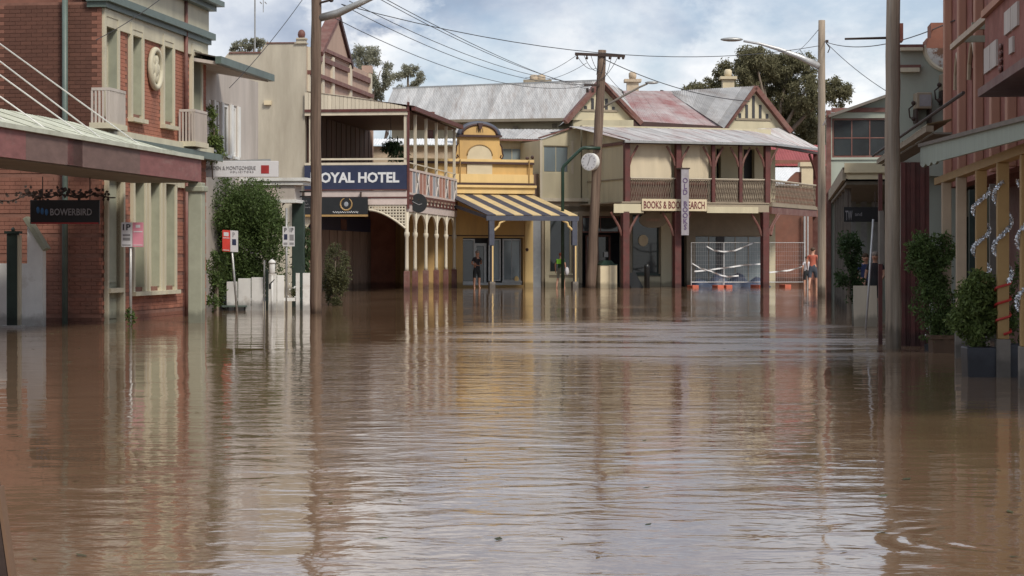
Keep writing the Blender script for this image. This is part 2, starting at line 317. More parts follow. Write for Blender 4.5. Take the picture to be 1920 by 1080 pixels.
def window(th, x0, x1, z0, z1, y, fm, gm, nx=1, nz=1, fw=0.05, d=0.08, sill=True, T=None, name='window', sm=None, set_in=0.03):
    """a framed window in an opening: window > pane, sill"""
    if x0 > x1: x0, x1 = x1, x0
    if z0 > z1: z0, z1 = z1, z0
    b = MB(T); b.box(x0, x0+fw, y, y+d, z0, z1); b.box(x1-fw, x1, y, y+d, z0, z1); b.box(x0+fw, x1-fw, y, y+d, z0, z0+fw); b.box(x0+fw, x1-fw, y, y+d, z1-fw, z1)
    cw = (x1-x0-2*fw)/nx; ch = (z1-z0-2*fw)/nz; mw = min(fw*0.6, 0.035)
    for i in range(1, nx): b.box(x0+fw+i*cw-mw/2, x0+fw+i*cw+mw/2, y+0.012, y+d, z0+fw, z1-fw)
    for j in range(1, nz): b.box(x0+fw, x1-fw, y+0.015, y+d-0.002, z0+fw+j*ch-mw/2, z0+fw+j*ch+mw/2)
    o = b.obj(name, fm, th)
    for i in range(nx):
        for j in range(nz):
            g = MB(T); g.box(x0+fw+i*cw+mw*0.45, x0+fw+(i+1)*cw-mw*0.45, y+set_in, y+set_in+0.012, z0+fw+j*ch+mw*0.45, z0+fw+(j+1)*ch-mw*0.45); g.obj('pane', gm, o)
    if sill: MB(T).box(x0-0.06, x1+0.06, y-0.10, y+d, z0-0.075, z0-0.003).obj('sill', sm or fm, o)
    return o
def roof_sheets(th, T, e0, e1, r0, r1, n, m, amp=0.012, waves=5, name='roof_sheet'):
    e0, e1, r0, r1 = map(Vector, (e0, e1, r0, r1)); nrm = (e1-e0).cross(r0-e0).normalized()
    if nrm.z < 0: nrm = -nrm
    for i in range(n):
        b = MB(T); k = waves*4; vs = []; lift = 0.006*(i % 2) + random.uniform(0, 0.006); dr = random.uniform(-0.02, 0.02)
        for j in range(k+1):
            t = (i + j*1.02/k)/n; t = min(t, 1.0); off = nrm*(amp*math.cos(2*math.pi*j/4*1.0) + lift)
            lo = e0.lerp(e1, t); hi = r0.lerp(r1, t); dd = (lo-hi).normalized()*(0.02+dr)
            vs += [lo + off + dd, hi + off]
        b.add(vs, [(2*j, 2*j+2, 2*j+3, 2*j+1) for j in range(k)]); b.obj(name, m, th)
def leaves(name, blobs, n, size, m, parent, seed=1, clumps=14, spread=0.42, droop=0.0, aspect=0.45):
    """a crown of leaf-sized faces gathered in clumps through ellipsoids (local coords)"""
    rg = np.random.default_rng(seed); vol = np.array([b[3]*b[4]*b[5] for b in blobs])**0.75; vol = vol/vol.sum(); pts = []
    for bl, wgt in zip(blobs, vol):
        c = np.array(bl[:3]); r = np.array(bl[3:6]); k = max(3, int(clumps)); d = rg.normal(size=(k, 3)); d /= np.linalg.norm(d, axis=1)[:, None]
        cc = c + d*r*rg.uniform(0.35, 1.0, (k, 1))**0.6; nn = int(n*wgt); idx = rg.integers(0, k, nn)
        q = rg.normal(size=(nn, 3)); q /= np.linalg.norm(q, axis=1)[:, None]; q *= rg.uniform(0.1, 1, (nn, 1))**0.5
        pts.append(cc[idx] + q*r*spread*rg.uniform(0.7, 1.25, (k, 1))[idx])
    p = np.concatenate(pts); k = len(p); a = rg.normal(size=(k, 3)); a[:, 2] -= droop; a /= np.linalg.norm(a, axis=1)[:, None]
    b = rg.normal(size=(k, 3)); b -= a*(a*b).sum(1)[:, None]; b /= np.linalg.norm(b, axis=1)[:, None]
    s = size*rg.uniform(0.55, 1.35, (k, 1)); a *= s; b *= s*aspect
    v = np.stack([p, p + a*0.45 + b*0.5, p + a, p + a*0.45 - b*0.5], 1).reshape(-1, 3).astype(np.float32)
    me = bpy.data.meshes.new(name); me.vertices.add(4*k); me.vertices.foreach_set('co', v.ravel()); me.loops.add(4*k); me.loops.foreach_set('vertex_index', np.arange(4*k, dtype=np.int32))
    me.polygons.add(k); me.polygons.foreach_set('loop_start', np.arange(0, 4*k, 4, dtype=np.int32)); me.polygons.foreach_set('loop_total', np.full(k, 4, np.int32)); me.update(calc_edges=True)
    me.materials.append(M[m]); o = bpy.data.objects.new(name, me); COL.objects.link(o); o.parent = parent; return o
def sag(p, q, s, n=14):
    p, q = Vector(p), Vector(q); return [p.lerp(q, t/n) - Vector((0, 0, s*4*(t/n)*(1-t/n))) for t in range(n+1)]
# ------------------------------------------------------------------ setting: ground, flood water
YL = math.atan2(1.0, 0.13); YR = math.atan2(-1.0, -0.105); YK = math.radians(20)     # headings: left frontage, right frontage, far block
g = MB(); g.add([(-900, -60, -0.45), (900, -60, -0.45), (900, 3000, -0.45), (-900, 3000, -0.45)], [(0, 1, 2, 3)]); struct(g.obj('ground', 'asphalt'))
wm = bpy.data.materials.new('flood_water'); wm.use_nodes = True; t = wm.node_tree; b = t.nodes['Principled BSDF']
def nn(k, **a):
    x = t.nodes.new(k)
    for q, v in a.items(): setattr(x, q, v)
    return x
b.inputs['Roughness'].default_value = 0.025; b.inputs['IOR'].default_value = 1.45; b.inputs['Specular IOR Level'].default_value = 0.5
tcw = nn('ShaderNodeTexCoord')
def wn(scale, stretch, detail=3, dist=0.0, rough=0.5):
    mpp = nn('ShaderNodeMapping'); mpp.inputs['Scale'].default_value = stretch; n = nn('ShaderNodeTexNoise')
    n.inputs['Scale'].default_value = scale; n.inputs['Detail'].default_value = detail; n.inputs['Distortion'].default_value = dist; n.inputs['Roughness'].default_value = rough
    t.links.new(tcw.outputs['Object'], mpp.inputs['Vector']); t.links.new(mpp.outputs['Vector'], n.inputs['Vector']); return n.outputs['Fac']
def ma(op, a, bb, c=None):
    x = nn('ShaderNodeMath', operation=op)
    for i, v in enumerate((a, bb, c)):
        if v is None: continue
        if isinstance(v, (int, float)): x.inputs[i].default_value = v
        else: t.links.new(v, x.inputs[i])
    return x.outputs[0]
def rng_(v, a, bb, c, d):
    x = nn('ShaderNodeMapRange'); x.inputs['From Min'].default_value = a; x.inputs['From Max'].default_value = bb; x.inputs['To Min'].default_value = c; x.inputs['To Max'].default_value = d
    t.links.new(v, x.inputs['Value']); return x.outputs['Result']
silt = wn(0.3, (1, 0.3, 1), 7, 1.2, 0.62); rc = nn('ShaderNodeValToRGB'); t.links.new(silt, rc.inputs['Fac'])
rc.color_ramp.elements[0].position = 0.3; rc.color_ramp.elements[0].color = (0.155, 0.094, 0.054, 1); rc.color_ramp.elements[1].position = 0.72; rc.color_ramp.elements[1].color = (0.215, 0.138, 0.086, 1)
t.links.new(rc.outputs['Color'], b.inputs['Base Color'])
breeze = rng_(wn(0.16, (1, 0.42, 1), 4, 1.2), 0.40, 0.62, 0.28, 1.6)          # where the breeze ruffles the surface
sxyz = nn('ShaderNodeSeparateXYZ'); t.links.new(tcw.outputs['Object'], sxyz.inputs['Vector'])
across = ma('ADD', ma('MULTIPLY_ADD', sxyz.outputs['Y'], -0.09, sxyz.outputs['X']), ma('MULTIPLY', wn(0.12, (1, 0.5, 1), 3, 0.8), 3.0))    # distance across the street
lee = ma('MULTIPLY', rng_(across, -5.5, -0.5, 0.42, 1.0), rng_(across, 2.2, 4.6, 1.0, 0.45))                                                   # calm water in the lee of both frontages
gx = ma('MULTIPLY_ADD', sxyz.outputs['X'], 1/6.5, -4.2/6.5); gy = ma('MULTIPLY_ADD', sxyz.outputs['Y'], 1/13.0, -40.0/13.0)                       # a gust crossing the far street
gust = ma('MAXIMUM', ma('SUBTRACT', 1.0, ma('ADD', ma('MULTIPLY', gx, gx), ma('MULTIPLY', gy, gy))), 0.0)
streak = rng_(wn(0.75, (0.3, 1, 1), 4, 0.6, 0.65), 0.42, 0.58, 0.0, 1.0)
patch = ma('ADD', ma('MULTIPLY', breeze, lee), ma('MULTIPLY', ma('MULTIPLY', gust, streak), 2.6))
long_ = ma('MULTIPLY', wn(0.9, (0.55, 1, 1), 2, 0.4), 0.010)
mid = ma('MULTIPLY', wn(2.9, (0.62, 1, 1), 3, 0.7), 0.0105)
fine = ma('MULTIPLY', wn(11.0, (0.75, 1, 1), 2, 0.3), 0.0016)
rxx = ma('SUBTRACT', sxyz.outputs['X'], 2.62); ryy = ma('SUBTRACT', sxyz.outputs['Y'], 10.9); rd = ma('POWER', ma('ADD', ma('MULTIPLY', rxx, rxx), ma('MULTIPLY', ryy, ryy)), 0.5)
ring = ma('MULTIPLY', ma('SINE', ma('MULTIPLY', rd, 26.0), 0.0), ma('MULTIPLY', ma('MULTIPLY', rng_(rd, 0.3, 1.3, 1.0, 0.0), rng_(wn(1.3, (1, 1, 1), 2, 0.3), 0.42, 0.6, 0.0, 1.0)), 0.0032))           # rings spreading from the right kerb
hsum = ma('ADD', ma('ADD', long_, ring), ma('MULTIPLY', ma('ADD', mid, fine), patch))
rg_ = ma('MINIMUM', ma('ADD', ma('MULTIPLY_ADD', ma('MULTIPLY', breeze, lee), 0.055, 0.015), ma('MULTIPLY', ma('MULTIPLY', gust, streak), 0.30)), 0.34); t.links.new(rg_, b.inputs['Roughness'])   # ripples too fine to resolve widen the reflection
bp = nn('ShaderNodeBump'); bp.inputs['Strength'].default_value = 1.0; bp.inputs['Distance'].default_value = 1.0
t.links.new(hsum, bp.inputs['Height']); t.links.new(bp.outputs['Normal'], b.inputs['Normal']); M['water'] = wm
g = MB(); g.add([(-160, -30, 0), (200, -30, 0), (200, 260, 0), (-160, 260, 0)], [(0, 1, 2, 3)]); struct(g.obj('flood_water', 'water'))
B0 = -0.4        # everything that stands in the flood reaches down to the road below it

# ------------------------------------------------------------------ brick corner building (left)
FB = Fr(-8.78, 45.6, YL); bk = thing(FB, 'brick_building', 'two storey red brick corner building with cream tall windows and oval medallion', 'building')
fx = lambda px, py=480, y=0.0: FB.pix(px, py, y)[0]
fz = lambda px, py, y=0.0: FB.pix(px, py, y)[1]
LB = fx(387); ZC = fz(388, 76)          # length of the front, underside of the cornice
holes = []; tall = []
for a, bq, y0, y1 in ((195, 217, 30, 215), (245, 263, 55, 216), (305, 321, 76, 229), (359, 374, 93, 262)):
    tall.append((fx(a), fx(bq), fz(bq, y1), fz(a, y0)))
zt = fz(290, 342); zb = fz(290, 537)
low = [(fx(p), fx(q), zb, zt) for p, q in ((249, 268), (278, 297), (307, 325))]
door = (fx(200), fx(227), B0, zt)
holes = tall + low + [door]
wl = MB().wall(0.06, LB, B0, ZC, 0.02, 0.30, holes).obj('front_wall', 'mortar', bk)
sw = MB(END()).box(-6.0, -0.02, 0.02, 0.3, B0, ZC).obj('side_wall', 'mortar', bk)
MB().box(0.5, LB, 0.6, 6.0, B0, ZC + 0.9).obj('rear_mass', 'brickd', bk)
# bricks of the side wall: those the picture shows are single pieces
BLn, BHt, JT = 0.234, 0.078, 0.008
proto = MB().box(0, BLn, 0.006, 0.05, 0, BHt).obj('brick', 'brickd', sw)
zaw = 3.95; nb = 0; restm = MB(END()); first = True
r = 0; z = -0.2
while z < ZC - 0.1:
    groove = (z < 3.9 and r % 5 == 4)
    x = -3.0 - (0.121 if r % 2 else 0)
    while x < 0:
        x1 = min(x + BLn, -0.0); x0 = x
        if x1 - x0 > 0.06 and not groove:
            if z > zaw and nb < 299 and x0 > -2.3 and z < 7.1 and x1 - x0 > BLn - 0.01:
                if first: o = proto; first = False
                else: o = bpy.data.objects.new('brick', proto.data); COL.objects.link(o); o.parent = sw
                o.rotation_euler = (0, 0, -math.pi/2); o.location = (random.uniform(-0.003, 0.003), -x0, z); nb += 1
            else: restm.box(x0, x1, 0.008 + random.uniform(-0.003, 0.003), 0.05, z, z + BHt)
        x += BLn + JT
    z += BHt + JT; r += 1
o = restm.obj('brick_courses', 'brickd', sw); o['kind'] = 'stuff'
fm = MB(); z = -0.2; r = 0
pad = 0.13
while z < ZC - 0.05:
    groove = (z < 3.9 and r % 5 == 4); x = 0.0 if r % 2 else -0.116
    while x < LB:
        x0, x1 = max(x, 0.007), min(x + BLn, LB)
        if x1 - x0 > 0.05 and not groove and not any(h[0]-pad < x1 and x0 < h[1]+pad and h[2]-0.1 < z + BHt and z < h[3]+0.16 for h in holes):
            fm.box(x0, x1, 0.008 + random.uniform(-0.003, 0.003), 0.05, z, z + BHt)
        x += BLn + JT
    z += BHt + JT; r += 1
o = fm.obj('brick_courses', 'brick', wl); o['kind'] = 'stuff'
# openings
def tall_window(h, bottom=True, gm='glassc'):
    x0, x1, z0, z1 = h
    s = MB(); pw = 0.13
    s.box(x0-pw, x0, -0.06, 0.28, z0-0.1, z1+0.16); s.box(x1, x1+pw, -0.06, 0.28, z0-0.1, z1+0.16); s.box(x0, x1, -0.06, 0.28, z1, z1+0.16)
    su = s.obj('window_surround', 'cream', bk)
    MB().box(x1-0.02, x1-0.004, -0.03, 0.26, z0, z1).obj('reveal', 'sage', su)
    if bottom: MB().box(x0-pw-0.05, x1+pw+0.05, -0.14, 0.25, z0-0.19, z0-0.1).obj('sill', 'cream', su)
    window(bk, x0+0.003, x1-0.022, z0, z1, 0.16, 'cream', gm, 1, 2, 0.07, 0.1, sill=False)
for i, h in enumerate(tall): tall_window(h, i in (1, 2), 'glass' if i in (0, 3) else 'glassc')
for h in low: tall_window(h)
dx0, dx1 = door[0], door[1]; zl = fz(214, 540)
dr = MB().box(dx0, dx1, 0.10, 0.2, B0, zt).obj('door', 'sage', bk)
MB().box(dx0-0.12, dx0, -0.06, 0.28, B0, zt+0.12).box(dx1, dx1+0.12, -0.06, 0.28, B0, zt+0.12).box(dx0, dx1, -0.06, 0.28, zt, zt+0.12).obj('door_surround', 'cream', dr)
MB().box(dx0, dx1, -0.09, 0.1, zl-0.1, zl).obj('transom', 'cream', dr)
MB().box(dx0+0.1, dx1-0.1, 0.075, 0.1, 0.1, zl-0.25).obj('door_panel', 'sage', dr)
MB().box(dx0+0.1, dx1-0.1, 0.075, 0.1, zl+0.12, zt-0.15).obj('door_panel', 'sage', dr)
# cornice, frieze band, string course with gutter
MB().box(-0.12, LB+0.1, -0.22, 0.3, ZC, ZC+0.16).box(-0.06, LB+0.05, -0.12, 0.3, ZC-0.12, ZC).obj('cornice_moulding', 'gutter', bk)
MB().box(-0.04, LB+0.02, -0.06, 0.35, ZC+0.16, ZC+0.85).obj('frieze', 'cream', bk)
MB().box(-0.2, LB+0.2, -0.42, 0.35, ZC+0.85, ZC+0.98).box(-0.1, LB+0.1, -0.24, 0.35, ZC+0.73, ZC+0.85).obj('top_cornice', 'gutter', bk)
MB().box(0, LB+0.02, -0.03, 0.35, ZC+0.98, ZC+1.5).obj('parapet', 'cream', bk)
MB().box(0.1, LB, -0.045, 0.05, ZC-0.5, ZC-0.12).obj('lintel_band', 'cream', bk)
zs = fz(300, 262); zs2 = zs - 0.16
MB().box(-0.05, LB+0.05, -0.18, 0.3, zs2, zs2+0.17).obj('string_course', 'cream', bk)
MB().box(-0.02, LB+0.10, -0.40, -0.18, zs2-0.17, zs2-0.003).obj('gutter', 'gutter', bk)
# medallion
ox, oz = fx(286.5), fz(286.5, 129); rw = (fx(297)-fx(277))/2; rh = (fz(286, 94)-fz(286, 165))/2
md = MB(); ring = []
for k in range(29):
    a = 2*math.pi*k/28; ring.append((ox+rw*math.cos(a), -0.07, oz+rh*math.sin(a)))
me_ = md.path(ring, 0.07, 8, False).obj('medallion', 'cream', bk, True)
MB().prism([(ox+rw*0.95*math.cos(2*math.pi*k/24), oz+rh*0.95*math.sin(2*math.pi*k/24)) for k in range(24)], -0.045, 0.02).obj('medallion_field', 'sage', me_)
cr = MB()
for k in range(6):
    a = k*1.05; cr.ell((ox+0.45*rw*math.cos(a), -0.06, oz+0.5*rh*math.sin(a)), (0.10, 0.05, 0.14))
cr.ell((ox, -0.07, oz), (0.14, 0.06, 0.2)).obj('medallion_relief', 'cream', me_, True)
# balconettes
for a, c, y0, y1, h in ((203, 236, 163, 240, tall[0]), (364, 389, 204, 273, tall[3])):
    x0, x1 = fx(a, y=-0.45)+0.1, fx(c, y=-0.45); z0, z1 = fz(c, y1, -.45)+0.05, fz(a, y0, -.45)
    bl = MB().box(x0-0.05, x1+0.05, -0.47, -0.02, z0-0.12, z0).obj('balconette', 'cream', bk)
    MB().box(x0, x1, -0.45, -0.40, z1-0.06, z1).box(x0, x0+0.05, -0.40, -0.05, z1-0.06, z1).box(x1-0.05, x1, -0.40, -0.05, z1-0.06, z1).obj('rail', 'pinkw', bl)
    nbal = 11; bs = MB()
    for k in range(nbal+1):
        xx = x0 + 0.03 + (x1-x0-0.06)*k/nbal; bs.box(xx-0.022, xx+0.022, -0.445, -0.405, z0, z1-0.06)
    for k in range(5):
        yy = -0.38 + 0.32*k/4
        bs.box(x0+0.005, x0+0.04, yy-0.02, yy+0.02, z0, z1-0.06); bs.box(x1-0.04, x1-0.005, yy-0.02, yy+0.02, z0, z1-0.06)
    bs.obj('balusters', 'pinkw', bl)
MB(END()).path([(-FB_y, -0.11, z_) for FB_y, z_ in ((-FB.pixu(125, 300)[0], B0), (-FB.pixu(125, 300)[0], ZC+0.9))], 0.062, 10).obj('downpipe', 'gutter', bk, True)
MB().path([(fx(343), -0.09, B0), (fx(343), -0.09, zs2-0.2)], 0.05, 8).path([(fx(342), -0.09, zs2+0.2), (fx(342), -0.09, ZC+0.8)], 0.05, 8).obj('downpipe', 'maroonb', bk, True)
MB().box(fx(326), fx(361), -0.06, 0.04, zt-0.06, zt+0.1).obj('lintel_band', 'cream', bk)

# ------------------------------------------------------------------ near shop with the long street awning
sh = thing(FB, 'awning_shop', 'pale street awning with rose and brown fascia panels hung on white tie rods', 'shop awning')
YA = -1.80; ax = lambda px: FB.pix(px, 400, YA)[0]; az = lambda px, py: FB.pix(px, py, YA)[1]
xe = ax(375); zf0, zf1 = az(375, 341), az(375, 299)
edges = [-12.5, -9.5, -6.6, ax(124), ax(260), xe]
for i, (p, q) in enumerate(zip(edges, edges[1:])):
    MB().box(p+0.004, q-0.004, YA-0.03, YA+0.03, zf0, zf1).obj('fascia_panel', 'fasc2' if i % 2 else 'fasc1', sh)
zbk = 4.17
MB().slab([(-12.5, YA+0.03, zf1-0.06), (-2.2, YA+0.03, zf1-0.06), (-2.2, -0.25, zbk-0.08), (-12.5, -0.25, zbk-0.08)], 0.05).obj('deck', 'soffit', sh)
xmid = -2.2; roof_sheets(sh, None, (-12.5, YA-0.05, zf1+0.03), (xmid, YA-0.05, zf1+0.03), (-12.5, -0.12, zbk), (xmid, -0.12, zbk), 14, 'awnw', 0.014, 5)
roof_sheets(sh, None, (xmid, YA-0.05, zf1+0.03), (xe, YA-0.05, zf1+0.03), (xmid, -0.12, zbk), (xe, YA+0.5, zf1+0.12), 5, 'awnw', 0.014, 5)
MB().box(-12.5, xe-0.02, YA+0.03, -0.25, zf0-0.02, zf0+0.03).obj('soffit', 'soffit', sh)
MB().box(-12.5, xe, YA-0.09, YA-0.02, zf1-0.01, zf1+0.07).obj('gutter', 'awnw', sh)
MB().wall(-13, -6.6, B0, 8.5, -0.05, 5.0).obj('shop_wall', 'brickd', sh)
for pa, pya, qa, qy in ((290, 283, -60, 39), (219, 268, -70, 62), (187, 262, -80, 83), (118, 258, -92, 116), (50, 254, -105, 154)):
    x0 = ax(pa); z0 = az(pa, pya)
    MB().path([(x0, YA+0.25, zf1+0.1), (FB.pix(qa, qy, -0.06)[0], -0.06, FB.pix(qa, qy, -0.06)[1])], 0.014, 6).obj('tie_rod', 'white', sh)
cw = 0.31; xcol = ax(362)
pc = MB().box(xe-0.22, xe+0.09, YA-0.10, YA+0.21, B0, zf0-0.02).box(xe-0.27, xe+0.14, YA-0.15, YA+0.26, zf0-0.22, zf0-0.1).obj('column', 'sage', sh, bevel=0.02)
# hanging sign under the awning
FW = At(122, 43.6); bw = thing(FW, 'hanging_sign', 'black hanging BOWERBIRD shop sign with wrought iron vine under the awning', 'sign', z=0)
x0, zt_ = FW.pix(57, 375); x1, zb_ = FW.pix(187, 420)
bd = MB().box(x0, x1, -0.03, 0.03, zb_, zt_).obj('board', 'black', bw, bevel=0.01)
MB().box(x0+0.02, x1-0.02, -0.033, 0.033, zb_+0.005, zb_+0.03).obj('red_line', 'red', bd)
text('lettering', 'BOWERBIRD', 'greyl2', bw, FW.pix(95, 400)[0], FW.pix(173, 400)[0], FW.pix(95, 404)[1], FW.pix(95, 391)[1], -0.032)
for k in range(3): MB().ell((FW.pix(72+k*8, 396)[0], -0.035, FW.pix(72, 394+k*2)[1]), (0.035, 0.008, 0.07)).obj('logo_feather', 'blue', bd, True)
vn = MB(); zz = FW.pix(100, 368)[1]
vpts = [(x0-0.9+k*0.12, 0.02*math.sin(k*2), zz+0.035*math.sin(k*1.1) - (0.0 if k > 6 else (7-k)*0.022)) for k in range(23)]
vine = vn.path(vpts, 0.016, 6).obj('iron_vine', 'iron', bw, True)
lf = MB(); rr = random.Random(3)
for k in range(150):
    p = Vector(vpts[min(len(vpts)-1, int(abs(rr.gauss(13, 5))))]) + Vector((rr.uniform(-.06, .06), rr.uniform(-.05, .05), rr.uniform(-.05, .13))); a = rr.uniform(0, 6.3); d1 = Vector((math.cos(a), rr.uniform(-.4, .4), math.sin(a)))*0.085; d2 = Vector((-math.sin(a), 0.2, math.cos(a)))*0.032
    lf.add([p, p+d1*.5+d2, p+d1, p+d1*.5-d2], [(0, 1, 2, 3)])
lf.obj('iron_leaves', 'iron', vine)
MB().path([(x0+0.25, 0, zt_), (x0+0.25, 0, zf0)], 0.012, 6).obj('hanger', 'iron', bw); MB().path([(x1-0.2, 0, zt_), (x1-0.2, 0, zf0)], 0.012, 6).obj('hanger', 'iron', bw)
# white gate wall with green capping, green post
FG = At(40, 44.3); gw = thing(FG, 'gate_wall', 'white painted low side wall with sloping green capping below the black sign', 'wall')
pg = lambda l: [FG.pix(*p) for p in l]
MB().prism(pg([(-60, 640), (80, 640), (80, 468), (51, 420), (51, 494), (-60, 494)]), 0, 0.32).obj('panel', 'white', gw)
a, c = FG.pix(47, 408), FG.pix(85, 468)
MB().bar((a[0], 0.15, a[1]), (c[0], 0.15, c[1]), 0.42, 0.10, (0, 0, 1)).obj('capping', 'sage', gw, bevel=0.012)
FP2 = At(24, 43.4); gp = thing(FP2, 'green_post', 'dark green square timber post in front of the white side wall', 'post')
x0, z1 = FP2.pix(14, 438); x1, _ = FP2.pix(34, 438)
MB().box(x0, x1, -0.08, 0.12, B0, z1).obj('shaft', 'greend', gp, bevel=0.012)
MB().box(x0-0.04, x1+0.05, -0.12, 0.16, z1, z1+0.05).ell(((x0+x1)/2, 0.02, z1+0.08), (0.04, 0.04, 0.05)).obj('cap', 'greend', gp)
MB().box(x1, x1+0.05, -0.07, 0.1, B0, z1-0.03).obj('edge_strip', 'cream', gp)
MB().box(x0-0.1, x1+0.1, -0.14, 0.18, -0.02, 0.05).obj('kick_rail', 'white', gp)
# parking signs
def parking_sign(px, wy, x0, x1, y0, y1, label, faces, tilt=0.0, mark=None, top=None):
    Y = CAMH*FPX/(wy-HOR); f = At(px, Y); th = thing(f, 'parking_sign', label, 'sign', 'parking signs standing in the flood')
    (a, zt), (b_, zb) = f.pix(x0, y0), f.pix(x1, y1); zm = (zt+zb)/2; sx = math.tan(tilt)
    TT = lambda v: Vector((v[0] + sx*(v[2]), v[1], v[2]))
    T2 = lambda v: Vector((v[0]*math.cos(tilt) + 0, v[1], v[2] - (v[0]-(a+b_)/2)*math.sin(tilt)))
    ztop = f.pix(px, top)[1] if top else zt - 0.02
    MB().path([(0, 0, B0), (sx*ztop if not tilt else (a+b_)/2, 0, ztop)], 0.03, 8).obj('pole', 'grey', th, True)
    n = len(faces)
    for i, (m, lines) in enumerate(faces):
        p, q = a+(b_-a)*i/n, a+(b_-a)*(i+1)/n
        pl = MB(T2).box(p+0.003, q-0.003, -0.05, -0.038, zb, zt).obj('plate', m, th, bevel=0.004)
        for (s, mm, u0, u1, v0, v1) in lines:
            X0, X1, Z0, Z1 = p+(q-p)*u0, p+(q-p)*u1, zb+(zt-zb)*v0, zb+(zt-zb)*v1
            if s is None: MB(T2).box(X0, X1, -0.055, -0.0505, Z0, Z1).obj('panel_mark', mm, pl)
            else: text('lettering', s, mm, pl, X0, X1, Z0, Z1, -0.051, T2, 0.02, depth=0.003)
    return th, f
wc = [(None, 'navy', .25, .75, .32, .6), ('P', 'greyl2', .3, .6, .7, .92)]
th, f = parking_sign(245, 612, 228, 270, 417, 463, 'one hour parking sign with pink half and a vine round its post', [('signw', [('1P', 'dark', .15, .85, .68, .93), (None, 'greyl2', .15, .8, .44, .52), (None, 'greyl2', .15, .8, .26, .38), (None, 'greyl2', .1, .85, .06, .1)]), ('pink', [(None, 'signw', .3, .7, .78, .9), (None, 'signw', .1, .9, .06, .09), (None, 'signw', .1, .9, .6, .64)])])
leaves('vine', [(0, 0, 0.22, .09, .09, .17), (0, 0, 0.02, .05, .05, .12)], 260, 0.07, 'leaf_green', th, 5, 5, 0.6)
parking_sign(447, 586, 417, 447, 432, 472, 'red and white no stopping sign on a leaning grey post by the hedge', [('redsign', [(None, 'signw', .2, .8, .72, .9), (None, 'signw', .1, .9, .62, .65), (None, 'signw', .1, .9, .05, .08)]), ('signw', wc)], 0.06)
parking_sign(537, 582, 530, 553, 425, 462, 'white disabled and one hour parking sign on a straight pole by the fence', [('signw', [('P', 'dark', .3, .7, .72, .94), (None, 'navy', .25, .8, .34, .62), (None, 'greyl2', .2, .8, .08, .2)]), ('signw', [('1P', 'dark', .2, .8, .72, .94), (None, 'greyl2', .15, .85, .3, .6), (None, 'greyl2', .15, .85, .08, .2)])], 0.0, top=390)
# foreground leaning timber edge at the lower left corner
f = At(-12, 6.4); tp = thing(f, 'timber_stake', 'dark leaning timber stake close to the camera at the water edge', 'stake')
MB().bar((0.125, 0, B0), (-0.042, 0.0, CAMH-(905-HOR)*6.4/FPX), 0.11, 0.06, (0, 1, 0)).obj('shaft', 'iron', tp, bevel=0.006)
MB().bar((0.186, -0.002, B0), (0.019, -0.002, CAMH-(912-HOR)*6.4/FPX), 0.010, 0.064, (0, 1, 0)).obj('edge_band', 'terra', tp)
# ------------------------------------------------------------------ white house with eave, canopy and sign
FWH = Fr(*FB.w(LB+0.35, 0.85).xy, YL); wh = thing(FWH, 'white_house', 'white house behind the hedge with deep green guttered eave and louvred windows', 'house')
LW = 8.3; ze = 6.25
hx = lambda px: FWH.pix(px, 300, 0)[0]
hw = [(hx(392), hx(398)), (hx(406), hx(413)), (hx(421), hx(430)), (hx(437), hx(444))]
zw0, zw1 = FWH.pix(430, 292, 0)[1], FWH.pix(430, 196, 0)[1]
MB().wall(0, LW, B0, ze+0.3, 0.0, 0.25, [(a, c, zw0, zw1) for a, c in hw]).obj('front_wall', 'pinkw', wh)
MB().box(0.3, LW, 0.5, 6, B0, ze+0.2).obj('rear_mass', 'hotelw', wh)
for a, c in hw:
    o = window(wh, a, c, zw0, zw1, 0.03, 'white', 'glass', 1, 1, 0.09, 0.1)
    MB().box(c+0.05, c+0.05+min(.5, (c-a)*.5), -0.05, -0.003, zw0, zw1).obj('shutter', 'white', o)
LE = FWH.pix(514, 150, -1.6)[0]; MB().slab([(-1.6, -1.45, ze), (LE, -1.45, ze), (LE, 0.4, ze+0.32), (-1.6, 0.4, ze+0.32)], 0.08).obj('eave_soffit', 'pinkw', wh)
MB().box(-1.7, LE+0.05, -1.6, -1.45, ze-0.06, ze+0.12).obj('gutter', 'gutter', wh)
roof_sheets(wh, None, (-1.6, -1.5, ze+0.1), (LE, -1.5, ze+0.1), (-1.6, 4, ze+1.3), (LE, 4, ze+1.3), 8, 'roofg')
FC = At(500, 60.4, -0.13); cx = lambda px, py: FC.pix(px, py)
(x0, zc1), (x1, zc0) = cx(400, 334), cx(575, 376)
cn = MB().box(x0, x1-0.25, 0.0, 6.0, zc0, zc1-0.02).obj('canopy', 'pinkw', None); cn.parent = wh
inv = lambda v: FWH.inv(FC.w(*v))
def canopy(mb): mb.v = [tuple(inv(p)) for p in mb.v]; return mb
bpy.data.objects.remove(cn)
cn = canopy(MB().box(x0, x1-0.35, 0.0, 0.9, zc0+0.02, zc1-0.1)).obj('canopy', 'pinkw', wh)
canopy(MB().box(x0, x1, -0.12, 1.0, zc1-0.09, zc1).box(x0, x1-0.1, -0.07, 0.95, zc1-0.2, zc1-0.092).box(x0, x1-0.28, -0.04, 0.9, zc0-0.06, zc0+0.03)).obj('canopy_moulding', 'white', cn)
canopy(MB().box(x0+0.9, x1-0.9, -0.02, 0.02, zc0+0.12, zc1-0.3)).obj('canopy_panel', 'hpink', cn)
FS_ = At(448, 54.6); sg = thing(FS_, 'solicitors_sign', 'long white solicitors sign with a red square above the hedge', 'sign', z=0)
(x0, z1), (x1, z0) = FS_.pix(372, 302), FS_.pix(522, 333)
MB().box(x0, x1, -0.06, 0.06, z0+0.012, z1).obj('board', 'signw', sg, bevel=0.01)
